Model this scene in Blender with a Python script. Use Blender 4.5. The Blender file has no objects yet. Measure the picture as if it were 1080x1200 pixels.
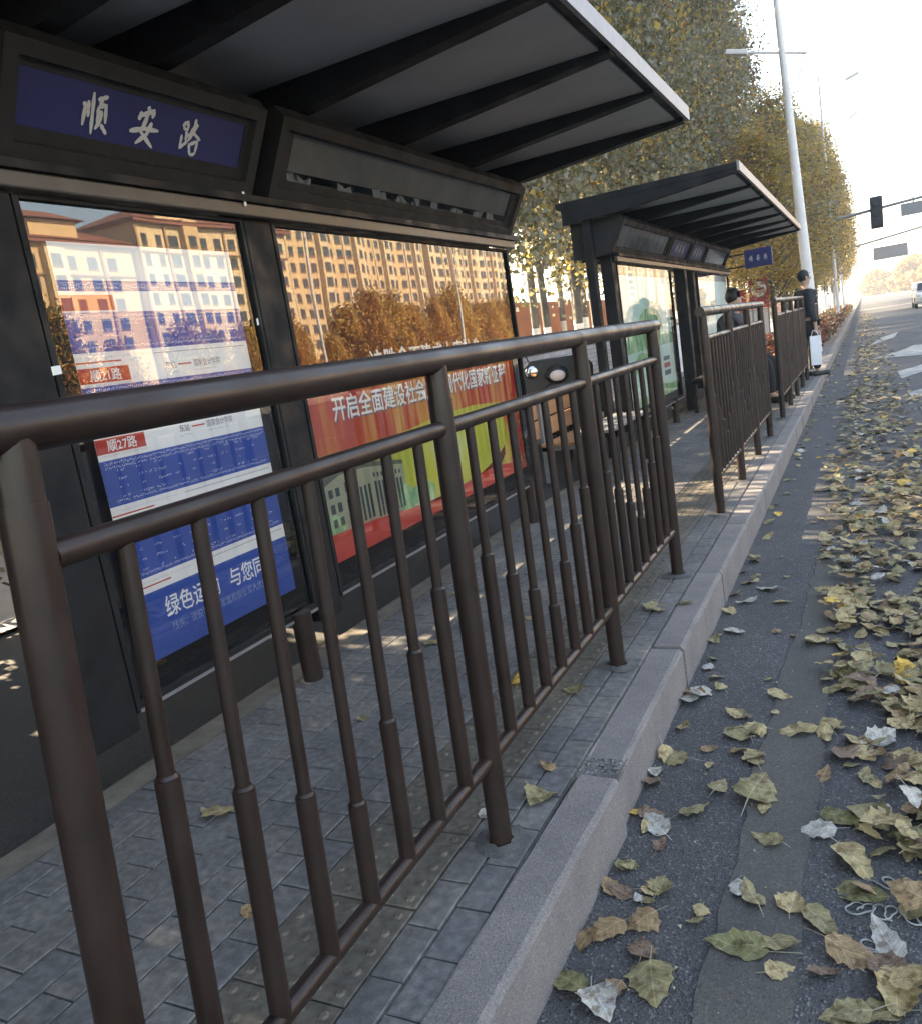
import bpy, bmesh, math, random
import numpy as np
from mathutils import Vector, Matrix
R = math.radians
random.seed(7)
rng = np.random.default_rng(11)
sc = bpy.context.scene
COL = sc.collection

# ------------------------------------------------------------------ camera, sky, sun, exposure
cd = bpy.data.cameras.new('camera')
cam = bpy.data.objects.new('camera', cd); COL.objects.link(cam)
CAMPOS = Vector((0.9175, 0.0, 1.2473))
right = Vector((0.88915793, 0.43115359, -0.15331264))
up = Vector((0.05298647, 0.23577542, 0.97036199))
fwd = Vector((-0.45452241, 0.87092855, -0.18679627))
m = Matrix((right, up, -fwd)).transposed().to_4x4(); m.translation = CAMPOS
cam.matrix_world = m
cd.sensor_fit = 'HORIZONTAL'; cd.sensor_width = 36.0
cd.lens = 955.3774 / 1080 * 36
cd.clip_start = 0.05; cd.clip_end = 2000
sc.camera = cam

SUN_AZ = R(78)      # to the left of straight ahead (+y towards -x)
SUN_EL = R(29)
W = bpy.data.worlds.new('World'); sc.world = W; W.use_nodes = True
nt = W.node_tree; nt.nodes.clear()
sky = nt.nodes.new('ShaderNodeTexSky'); sky.sky_type = 'NISHITA'; sky.sun_disc = False
sky.sun_elevation = SUN_EL; sky.sun_rotation = -SUN_AZ
sky.air_density = 1.0; sky.dust_density = 0.8; sky.ozone_density = 1.0
bg = nt.nodes.new('ShaderNodeBackground'); bg.inputs['Strength'].default_value = 0.12
wo = nt.nodes.new('ShaderNodeOutputWorld')
nt.links.new(sky.outputs[0], bg.inputs[0]); nt.links.new(bg.outputs[0], wo.inputs[0])
sd = bpy.data.lights.new('sun', 'SUN'); sd.energy = 5.0; sd.angle = R(0.6); sd.color = (1.0, 0.87, 0.68)
so = bpy.data.objects.new('sun', sd); COL.objects.link(so)
sv = Vector((-math.sin(SUN_AZ) * math.cos(SUN_EL), math.cos(SUN_AZ) * math.cos(SUN_EL), math.sin(SUN_EL)))
so.rotation_euler = sv.to_track_quat('Z', 'Y').to_euler(); so.location = sv * 60
vs = sc.view_settings
vs.view_transform = 'Standard'; vs.look = 'None'; vs.gamma = 1; vs.use_curve_mapping = False
vs.exposure = 3.05
vs.use_white_balance = True; vs.white_balance_temperature = 7700; vs.white_balance_tint = 10
sc.cycles.use_denoising = True
sc.cycles.max_bounces = 8; sc.cycles.transparent_max_bounces = 12
sc.cycles.volume_bounces = 0
sc.cycles.sample_clamp_indirect = 6

# ------------------------------------------------------------------ materials
def nmat(name):
    mt = bpy.data.materials.new(name); mt.use_nodes = True
    t = mt.node_tree; b = t.nodes['Principled BSDF']
    return mt, t, b
def mat(name, col, rough=0.6, metal=0.0, var=0.12, scale=8.0, bump=0.0, bscale=60.0, spec=0.5, col2=None, coat=0.0, detail=5.0, stretch=None):
    """principled with noise colour variation and fine relief (object coordinates)"""
    mt, t, b = nmat(name)
    tc = t.nodes.new('ShaderNodeTexCoord'); src = tc.outputs['Object']
    if stretch:
        mp = t.nodes.new('ShaderNodeMapping'); mp.inputs['Scale'].default_value = stretch
        t.links.new(src, mp.inputs[0]); src = mp.outputs[0]
    n = t.nodes.new('ShaderNodeTexNoise'); n.inputs['Scale'].default_value = scale; n.inputs['Detail'].default_value = detail
    n.inputs['Roughness'].default_value = 0.6
    t.links.new(src, n.inputs['Vector'])
    rp = t.nodes.new('ShaderNodeValToRGB')
    c2 = col2 if col2 else tuple(c * (1 + var) for c in col)
    c1 = col if col2 else tuple(c * (1 - var) for c in col)
    rp.color_ramp.elements[0].position = 0.32; rp.color_ramp.elements[1].position = 0.68
    rp.color_ramp.elements[0].color = (*c1, 1); rp.color_ramp.elements[1].color = (*c2, 1)
    t.links.new(n.outputs['Fac'], rp.inputs[0]); t.links.new(rp.outputs[0], b.inputs['Base Color'])
    b.inputs['Roughness'].default_value = rough; b.inputs['Metallic'].default_value = metal
    b.inputs['Specular IOR Level'].default_value = spec
    b.inputs['Coat Weight'].default_value = coat
    if bump:
        n2 = t.nodes.new('ShaderNodeTexNoise'); n2.inputs['Scale'].default_value = bscale; n2.inputs['Detail'].default_value = 6
        bp = t.nodes.new('ShaderNodeBump'); bp.inputs['Strength'].default_value = bump; bp.inputs['Distance'].default_value = 0.01
        t.links.new(src, n2.inputs['Vector']); t.links.new(n2.outputs['Fac'], bp.inputs['Height'])
        t.links.new(bp.outputs[0], b.inputs['Normal'])
    return mt
def worn(mt, col, thr, scale):
    t = mt.node_tree; b = t.nodes['Principled BSDF']; old = b.inputs['Base Color'].links[0].from_socket
    ge = t.nodes.new('ShaderNodeNewGeometry')
    n = t.nodes.new('ShaderNodeTexNoise'); n.inputs['Scale'].default_value = scale; n.inputs['Detail'].default_value = 9; n.inputs['Roughness'].default_value = .7
    t.links.new(ge.outputs['Position'], n.inputs['Vector'])
    r = t.nodes.new('ShaderNodeValToRGB'); r.color_ramp.elements[0].position = thr; r.color_ramp.elements[1].position = thr + .03
    t.links.new(n.outputs['Fac'], r.inputs[0])
    mx = t.nodes.new('ShaderNodeMix'); mx.data_type = 'RGBA'; t.links.new(r.outputs[0], mx.inputs[0]); t.links.new(old, mx.inputs[6]); mx.inputs[7].default_value = (*col, 1)
    t.links.new(mx.outputs[2], b.inputs['Base Color'])
    n2 = t.nodes.new('ShaderNodeTexNoise'); n2.inputs['Scale'].default_value = 7; n2.inputs['Detail'].default_value = 6; t.links.new(ge.outputs['Position'], n2.inputs['Vector'])
    mr = t.nodes.new('ShaderNodeMapRange'); mr.inputs[1].default_value = .35; mr.inputs[2].default_value = .7; r0 = b.inputs['Roughness'].default_value; mr.inputs[3].default_value = r0 * .85; mr.inputs[4].default_value = min(1, r0 * 1.6)
    t.links.new(n2.outputs['Fac'], mr.inputs[0]); t.links.new(mr.outputs[0], b.inputs['Roughness'])
def speckle(name, base, lights, darks, rough, sc1, patch=2.0, bump=0.5):
    """granular stone / asphalt: fine aggregate plus broad worn patches"""
    mt, t, b = nmat(name)
    tc = t.nodes.new('ShaderNodeTexCoord')
    v = t.nodes.new('ShaderNodeTexVoronoi'); v.inputs['Scale'].default_value = sc1
    t.links.new(tc.outputs['Object'], v.inputs['Vector'])
    sep = t.nodes.new('ShaderNodeSeparateColor'); t.links.new(v.outputs['Color'], sep.inputs[0])
    rp = t.nodes.new('ShaderNodeValToRGB'); e = rp.color_ramp.elements
    e[0].position = 0.0; e[0].color = (*darks, 1); e[1].position = 1.0; e[1].color = (*lights, 1)
    k = e.new(0.25); k.color = (*base, 1); k = e.new(0.86); k.color = (*[c * 1.12 for c in base], 1)
    t.links.new(sep.outputs[0], rp.inputs[0])
    n = t.nodes.new('ShaderNodeTexNoise'); n.inputs['Scale'].default_value = patch; n.inputs['Detail'].default_value = 7; n.inputs['Roughness'].default_value = 0.65
    t.links.new(tc.outputs['Object'], n.inputs['Vector'])
    r2 = t.nodes.new('ShaderNodeValToRGB'); r2.color_ramp.elements[0].position = 0.3; r2.color_ramp.elements[1].position = 0.72
    r2.color_ramp.elements[0].color = (0.72, 0.72, 0.74, 1); r2.color_ramp.elements[1].color = (1.25, 1.22, 1.16, 1)
    t.links.new(n.outputs['Fac'], r2.inputs[0])
    mx = t.nodes.new('ShaderNodeMix'); mx.data_type = 'RGBA'; mx.blend_type = 'MULTIPLY'; mx.inputs[0].default_value = 1
    t.links.new(rp.outputs[0], mx.inputs[6]); t.links.new(r2.outputs[0], mx.inputs[7])
    t.links.new(mx.outputs[2], b.inputs['Base Color'])
    b.inputs['Roughness'].default_value = rough
    bp = t.nodes.new('ShaderNodeBump'); bp.inputs['Strength'].default_value = bump; bp.inputs['Distance'].default_value = 0.004
    t.links.new(v.outputs['Distance'], bp.inputs['Height']); t.links.new(bp.outputs[0], b.inputs['Normal'])
    return mt
def flat(name, col, rough=0.7):
    mt, t, b = nmat(name); b.inputs['Base Color'].default_value = (*col, 1); b.inputs['Roughness'].default_value = rough
    b.inputs['Specular IOR Level'].default_value = 0.3
    return mt
def leafmat(name, c1, c2, back=None, trans=0.25, scale=40, rough=0.65, veins=False):
    mt, t, b = nmat(name)
    tc = t.nodes.new('ShaderNodeTexCoord')
    n = t.nodes.new('ShaderNodeTexNoise'); n.inputs['Scale'].default_value = scale; n.inputs['Detail'].default_value = 6
    t.links.new(tc.outputs['Object'], n.inputs['Vector'])
    rp = t.nodes.new('ShaderNodeValToRGB'); rp.color_ramp.elements[0].position = 0.36; rp.color_ramp.elements[1].position = 0.66
    rp.color_ramp.elements[0].color = (*c1, 1); rp.color_ramp.elements[1].color = (*c2, 1)
    t.links.new(n.outputs['Fac'], rp.inputs[0])
    out = rp.outputs[0]
    if veins:
        def mth(op, a, b_=None, c_=None):
            q = t.nodes.new('ShaderNodeMath'); q.operation = op
            for i_, z_ in enumerate((a, b_, c_)):
                if z_ is None: continue
                if isinstance(z_, (int, float)): q.inputs[i_].default_value = z_
                else: t.links.new(z_, q.inputs[i_])
            return q.outputs[0]
        sp = t.nodes.new('ShaderNodeSeparateXYZ'); t.links.new(tc.outputs['Object'], sp.inputs[0])
        ax = mth('ABSOLUTE', sp.outputs[0]); rib = mth('LESS_THAN', ax, .014)
        ph = mth('FRACT', mth('MULTIPLY', mth('SUBTRACT', sp.outputs[1], mth('MULTIPLY', ax, .75)), 6.5)); side = mth('LESS_THAN', ph, .10)
        fac = mth('MULTIPLY', mth('MAXIMUM', rib, side), .42)
        m1 = t.nodes.new('ShaderNodeMix'); m1.data_type = 'RGBA'; t.links.new(fac, m1.inputs[0]); t.links.new(out, m1.inputs[6]); m1.inputs[7].default_value = (*[min(.7, c * 1.7 + .03) for c in c2], 1)
        n3 = t.nodes.new('ShaderNodeTexNoise'); n3.inputs['Scale'].default_value = 5.5; n3.inputs['Detail'].default_value = 5; t.links.new(tc.outputs['Object'], n3.inputs['Vector'])
        oi = t.nodes.new('ShaderNodeObjectInfo'); n3.noise_dimensions = '4D'; t.links.new(mth('MULTIPLY', oi.outputs['Random'], 30), n3.inputs['W'])
        r3 = t.nodes.new('ShaderNodeValToRGB'); e3 = r3.color_ramp.elements; e3[0].position = .36; e3[0].color = (.50, .42, .34, 1); e3[1].position = .50; e3[1].color = (1, 1, 1, 1)
        k3 = e3.new(.72); k3.color = (1.25, 1.2, 1.05, 1)
        t.links.new(n3.outputs['Fac'], r3.inputs[0])
        m2 = t.nodes.new('ShaderNodeMix'); m2.data_type = 'RGBA'; m2.blend_type = 'MULTIPLY'; m2.inputs[0].default_value = 1; t.links.new(m1.outputs[2], m2.inputs[6]); t.links.new(r3.outputs[0], m2.inputs[7]); out = m2.outputs[2]
    if back:
        g = t.nodes.new('ShaderNodeNewGeometry'); mx = t.nodes.new('ShaderNodeMix'); mx.data_type = 'RGBA'
        t.links.new(g.outputs['Backfacing'], mx.inputs[0]); t.links.new(out, mx.inputs[6]); mx.inputs[7].default_value = (*back, 1)
        out = mx.outputs[2]
    t.links.new(out, b.inputs['Base Color']); b.inputs['Roughness'].default_value = rough; b.inputs['Specular IOR Level'].default_value = 0.35
    tr = t.nodes.new('ShaderNodeBsdfTranslucent'); t.links.new(out, tr.inputs[0])
    ms = t.nodes.new('ShaderNodeMixShader'); ms.inputs[0].default_value = trans
    t.links.new(b.outputs[0], ms.inputs[1]); t.links.new(tr.outputs[0], ms.inputs[2])
    t.links.new(ms.outputs[0], t.nodes['Material Output'].inputs['Surface'])
    return mt
def glassmat(name, ior, tint=(1, 1, 1), rough=0.0, warp=0.0):
    mt, t, b = nmat(name); t.nodes.remove(b)
    fr = t.nodes.new('ShaderNodeFresnel'); fr.inputs['IOR'].default_value = ior
    tp = t.nodes.new('ShaderNodeBsdfTransparent'); tp.inputs[0].default_value = (*tint, 1)
    gl = t.nodes.new('ShaderNodeBsdfGlossy'); gl.inputs['Roughness'].default_value = rough
    if warp:
        tc = t.nodes.new('ShaderNodeTexCoord'); n = t.nodes.new('ShaderNodeTexNoise'); n.inputs['Scale'].default_value = 1.7; n.inputs['Detail'].default_value = 1
        bp = t.nodes.new('ShaderNodeBump'); bp.inputs['Strength'].default_value = 1; bp.inputs['Distance'].default_value = warp
        t.links.new(tc.outputs['Object'], n.inputs['Vector']); t.links.new(n.outputs['Fac'], bp.inputs['Height']); t.links.new(bp.outputs[0], gl.inputs['Normal'])
    ms = t.nodes.new('ShaderNodeMixShader')
    t.links.new(fr.outputs[0], ms.inputs[0]); t.links.new(tp.outputs[0], ms.inputs[1]); t.links.new(gl.outputs[0], ms.inputs[2])
    t.links.new(ms.outputs[0], t.nodes['Material Output'].inputs['Surface'])
    return mt

M = {}
M['rail'] = mat('brown_paint', (0.0185, 0.0098, 0.0074), 0.46, 0.0, 0.22, 14, 0.0, 180, spec=0.28, coat=0.24)
M['rail'].node_tree.nodes['Principled BSDF'].inputs['Coat Roughness'].default_value = 0.16
worn(M['rail'], (0.050, 0.036, 0.028), .70, 60)
M['frame'] = mat('dark_frame_paint', (0.008, 0.008, 0.009), 0.55, 0.0, 0.25, 6, 0.05, 120, spec=0.3)
M['boxframe'] = mat('sign_box_paint', (0.0155, 0.0145, 0.0135), 0.5, 0.0, 0.2, 9, 0.05, 150, spec=0.35)
worn(M['boxframe'], (0.07, 0.066, 0.06), .68, 30); worn(M['frame'], (0.05, 0.048, 0.045), .69, 26)
M['black'] = mat('black_panel', (0.006, 0.006, 0.009), 0.45, 0.0, 0.3, 5, spec=0.3)
M['ceiling'] = mat('soffit_sheet', (0.36, 0.36, 0.37), 0.5, 0.0, 0.12, 2.2)
M['alu'] = mat('aluminium_edge', (0.22, 0.21, 0.22), 0.45, 0.4, 0.12, 12)
M['asphalt'] = speckle('asphalt', (0.055, 0.055, 0.058), (0.155, 0.155, 0.155), (0.026, 0.026, 0.028), 0.82, 190, 1.6, 0.8)
M['lane'] = speckle('back_lane_asphalt', (0.034, 0.032, 0.030), (0.055, 0.053, 0.050), (0.020, 0.020, 0.018), 0.88, 160, 1.2, 0.5)
M['band'] = speckle('worn_band', (0.072, 0.068, 0.062), (0.12, 0.115, 0.105), (0.045, 0.043, 0.04), 0.86, 260, 2.2, 0.3)
M['kerb'] = speckle('kerb_granite', (0.168, 0.154, 0.150), (0.27, 0.245, 0.24), (0.10, 0.094, 0.094), 0.8, 330, 3.0, 0.35)
M['kerbrough'] = speckle('broken_granite', (0.115, 0.11, 0.11), (0.24, 0.23, 0.23), (0.03, 0.03, 0.03), 0.95, 120, 9.0, 1.0)
M['joint'] = mat('joint_dirt', (0.100, 0.092, 0.083), 0.95, 0, 0.4, 30, 0.4, 200)
def paver(name, col):
    mt, t, b = nmat(name)
    ge = t.nodes.new('ShaderNodeNewGeometry'); pos = ge.outputs['Position']
    fine = ramp(t, noise(t, pos, 38, 9), [(0.3, tuple(c * .72 for c in col)), (0.5, col), (0.72, tuple(c * 1.4 for c in col))])
    broad = ramp(t, noise(t, pos, 2.6, 8), [(0.34, (0.78, 0.78, 0.80)), (0.55, (1.0, 1.0, 1.0)), (0.72, (1.42, 1.36, 1.26))])
    mx = t.nodes.new('ShaderNodeMix'); mx.data_type = 'RGBA'; mx.blend_type = 'MULTIPLY'; mx.inputs[0].default_value = 1
    t.links.new(fine, mx.inputs[6]); t.links.new(broad, mx.inputs[7]); t.links.new(mx.outputs[2], b.inputs['Base Color'])
    b.inputs['Roughness'].default_value = .8; b.inputs['Specular IOR Level'].default_value = .3
    bp = t.nodes.new('ShaderNodeBump'); bp.inputs['Strength'].default_value = .35; bp.inputs['Distance'].default_value = .006
    t.links.new(noise(t, pos, 160, 8), bp.inputs['Height']); t.links.new(bp.outputs[0], b.inputs['Normal'])
    return mt
def ramp(t, sock, stops):
    r = t.nodes.new('ShaderNodeValToRGB'); e = r.color_ramp.elements
    e[0].position = stops[0][0]; e[0].color = (*stops[0][1], 1); e[1].position = stops[-1][0]; e[1].color = (*stops[-1][1], 1)
    for p, c in stops[1:-1]:
        k = e.new(p); k.color = (*c, 1)
    t.links.new(sock, r.inputs[0]); return r.outputs[0]
def noise(t, vec, scale, detail=4, stretch=None, rot=None):
    if stretch or rot:
        mp = t.nodes.new('ShaderNodeMapping')
        if stretch: mp.inputs['Scale'].default_value = stretch
        if rot: mp.inputs['Rotation'].default_value = rot
        t.links.new(vec, mp.inputs[0]); vec = mp.outputs[0]
    n = t.nodes.new('ShaderNodeTexNoise'); n.inputs['Scale'].default_value = scale; n.inputs['Detail'].default_value = detail
    t.links.new(vec, n.inputs['Vector']); return n.outputs['Fac']
TILE = [paver('grey_paver_%d' % i, c) for i, c in enumerate([(0.138, 0.131, 0.126), (0.128, 0.123, 0.121), (0.147, 0.139, 0.131), (0.138, 0.129, 0.120), (0.121, 0.117, 0.116)])]
M['tactile'] = paver('tactile_paver', (0.118, 0.104, 0.084))
M['sand'] = mat('sandy_edging', (0.145, 0.125, 0.10), 0.92, 0, 0.3, 9, 0.4, 120, detail=8)
M['concrete'] = mat('pale_concrete', (0.17, 0.165, 0.155), 0.85, 0, 0.15, 3, 0.2, 60)
M['collar'] = mat('cement_collar', (0.085, 0.082, 0.08), 0.9, 0, 0.3, 25, 0.5, 150)
M['white'] = mat('white_paint', (0.70, 0.70, 0.68), 0.6, 0, 0.1, 12)
M['roadwhite'] = mat('road_marking_paint', (0.14, 0.14, 0.135), 0.8, 0, 0.35, 5, 0.2, 120, detail=10, col2=(0.42, 0.42, 0.40))
M['glass'] = glassmat('case_glass', 2.05, (0.96, 0.97, 0.96), 0.0, 0.0011)
M['boxglass'] = glassmat('sign_glass', 1.4, (0.85, 0.85, 0.85), 0.12)
M['signblue'] = mat('sign_blue', (0.014, 0.018, 0.092), 0.45, 0, 0.08, 4)
M['lettergrey'] = mat('sign_letter', (0.50, 0.49, 0.47), 0.6, 0, 0.05, 20)
M['boxin'] = mat('box_backing', (0.20, 0.185, 0.165), 0.8, 0, 0.2, 5)
M['bar'] = mat('header_bar_paint', (0.058, 0.048, 0.040), 0.4, 0, 0.2, 9)
M['plastic'] = mat('creased_plastic', (0.10, 0.10, 0.10), 0.35, 0, 0.1, 6, 0.9, 9, col2=(0.36, 0.36, 0.35))
M['paper'] = mat('crumpled_paper', (0.33, 0.32, 0.30), 0.8, 0, 0.15, 20)
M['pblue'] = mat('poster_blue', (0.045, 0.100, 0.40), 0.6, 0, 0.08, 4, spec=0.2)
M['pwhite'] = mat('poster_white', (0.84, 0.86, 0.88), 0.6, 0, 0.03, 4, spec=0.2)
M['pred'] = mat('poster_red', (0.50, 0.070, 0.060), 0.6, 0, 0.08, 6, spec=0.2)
M['pdred'] = mat('poster_deep_red', (0.13, 0.018, 0.016), 0.6, 0, 0.12, 3, spec=0.2)
M['pgrey'] = mat('poster_grey_print', (0.20, 0.22, 0.30), 0.6, 0, 0.05, 10)
M['pinkblue'] = mat('poster_pale_print', (0.42, 0.48, 0.72), 0.6, 0, 0.05, 10)
M['limed'] = mat('lime_wash', (0.74, 0.74, 0.72), 0.9, 0, 0.18, 9, 0.4, 60)
M['bark'] = mat('poplar_bark', (0.11, 0.105, 0.09), 0.9, 0, 0.45, 7, 0.6, 40, stretch=(1, 1, 0.35))
M['wood'] = mat('bench_wood', (0.36, 0.17, 0.075), 0.55, 0, 0.25, 10, 0.1, 60, stretch=(1, 0.1, 1))
M['steel'] = mat('galvanised_steel', (0.22, 0.22, 0.225), 0.5, 0.4, 0.12, 10)
M['polepaint'] = mat('lamp_pole_paint', (0.62, 0.60, 0.58), 0.5, 0, 0.12, 2)
M['blackplastic'] = mat('black_plastic', (0.010, 0.010, 0.011), 0.55, 0, 0.2, 20)
M['rubber'] = mat('tyre_rubber', (0.012, 0.012, 0.012), 0.8, 0, 0.2, 20)
M['redlamp'] = mat('red_lens', (0.30, 0.012, 0.01), 0.2, 0, 0.1, 10)
M['chrome'] = mat('chrome', (0.6, 0.6, 0.6), 0.15, 1.0, 0.05, 10)
M['headlens'] = mat('lamp_lens', (0.65, 0.55, 0.5), 0.12, 0, 0.1, 30)
M['wallbrick'] = [mat('pale_brick_%d' % i, c, 0.85, 0, 0.12, 30, 0.3, 120) for i, c in enumerate([(0.74, 0.70, 0.68), (0.68, 0.64, 0.62), (0.78, 0.75, 0.72)])]
M['mortar'] = mat('mortar', (0.40, 0.38, 0.36), 0.95, 0, 0.2, 20)
M['redwall'] = mat('orange_render', (0.42, 0.15, 0.085), 0.85, 0, 0.2, 1.5)
M['skin'] = mat('skin', (0.40, 0.24, 0.17), 0.55, 0, 0.06, 20)
M['hair'] = mat('black_hair', (0.008, 0.007, 0.007), 0.5, 0, 0.3, 60, 0.4, 200)
M['jacket'] = mat('dark_jacket', (0.018, 0.019, 0.024), 0.75, 0, 0.3, 18, 0.4, 30)
M['trousers'] = mat('dark_trousers', (0.014, 0.014, 0.016), 0.8, 0, 0.3, 18, 0.3, 30)
M['shoe'] = mat('black_shoe', (0.01, 0.01, 0.01), 0.35, 0, 0.2, 20)
M['bag'] = mat('white_bag', (0.72, 0.73, 0.78), 0.6, 0, 0.05, 8)
M['signred'] = mat('sign_red', (0.30, 0.030, 0.035), 0.5, 0, 0.1, 4)
M['carpaint'] = mat('car_cream_paint', (0.62, 0.60, 0.52), 0.25, 0, 0.04, 3, coat=0.5)
M['carglass'] = mat('car_glass', (0.01, 0.012, 0.015), 0.05, 0, 0.1, 3)
M['facade'] = mat('tan_render', (0.62, 0.43, 0.235), 0.85, 0, 0.07, 0.25)
M['facade2'] = mat('cream_render', (0.68, 0.52, 0.32), 0.85, 0, 0.07, 0.25)
M['trim'] = mat('facade_trim', (0.33, 0.20, 0.11), 0.85, 0, 0.1, 0.5)
M['rooftile'] = mat('red_roof_tile', (0.24, 0.085, 0.055), 0.8, 0, 0.2, 3)
M['winglass'] = mat('window_glass', (0.035, 0.045, 0.06), 0.12, 0, 0.4, 0.6)
M['winframe'] = mat('window_frame', (0.10, 0.075, 0.06), 0.6, 0, 0.2, 2)
CR = [leafmat('crown_green', (0.098, 0.096, 0.036), (0.165, 0.152, 0.060), (0.19, 0.19, 0.14), 0.42, 1.3, 0.42),
      leafmat('crown_silver', (0.175, 0.168, 0.092), (0.27, 0.245, 0.150), (0.25, 0.25, 0.19), 0.42, 1.3, 0.42),
      leafmat('crown_yellow', (0.36, 0.25, 0.06), (0.50, 0.37, 0.11), None, 0.45, 1.3, 0.5),
      leafmat('crown_rust', (0.20, 0.085, 0.035), (0.30, 0.14, 0.045), None, 0.4, 1.3)]
HEDGE = [leafmat('hedge_rust', (0.13, 0.045, 0.03), (0.24, 0.085, 0.045), None, 0.3, 4), leafmat('hedge_dark', (0.05, 0.035, 0.02), (0.09, 0.05, 0.03), None, 0.3, 4)]

def pan(name, fn):
    """flat print: colour from node network fn(tree, texcoord socket) -> colour socket"""
    mt, t, b = nmat(name)
    tc = t.nodes.new('ShaderNodeTexCoord')
    t.links.new(fn(t, tc.outputs['Object']), b.inputs['Base Color'])
    b.inputs['Roughness'].default_value = 0.55; b.inputs['Specular IOR Level'].default_value = 0.3
    return mt
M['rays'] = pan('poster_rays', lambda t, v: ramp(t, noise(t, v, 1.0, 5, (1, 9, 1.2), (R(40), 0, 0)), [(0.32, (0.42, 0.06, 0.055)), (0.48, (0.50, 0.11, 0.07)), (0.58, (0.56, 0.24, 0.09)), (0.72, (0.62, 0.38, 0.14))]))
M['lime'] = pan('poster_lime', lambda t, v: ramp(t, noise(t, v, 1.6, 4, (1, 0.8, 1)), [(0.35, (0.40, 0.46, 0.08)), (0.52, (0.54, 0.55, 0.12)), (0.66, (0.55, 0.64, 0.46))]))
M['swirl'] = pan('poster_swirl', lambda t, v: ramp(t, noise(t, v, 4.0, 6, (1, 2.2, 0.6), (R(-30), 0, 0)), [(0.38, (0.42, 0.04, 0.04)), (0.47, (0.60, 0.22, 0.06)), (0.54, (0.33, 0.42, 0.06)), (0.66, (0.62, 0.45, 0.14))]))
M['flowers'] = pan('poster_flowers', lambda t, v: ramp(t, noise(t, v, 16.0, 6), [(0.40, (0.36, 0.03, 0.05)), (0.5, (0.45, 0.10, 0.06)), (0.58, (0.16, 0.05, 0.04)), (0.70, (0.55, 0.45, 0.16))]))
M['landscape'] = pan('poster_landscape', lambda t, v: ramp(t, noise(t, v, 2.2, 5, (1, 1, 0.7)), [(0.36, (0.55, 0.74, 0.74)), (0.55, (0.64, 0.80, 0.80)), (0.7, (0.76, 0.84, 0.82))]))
M['hills'] = pan('poster_hills', lambda t, v: ramp(t, noise(t, v, 7.0, 6, (1, 1.5, 0.8), (R(35), 0, 0)), [(0.36, (0.17, 0.36, 0.22)), (0.5, (0.34, 0.55, 0.36)), (0.66, (0.58, 0.72, 0.58))]))

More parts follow.
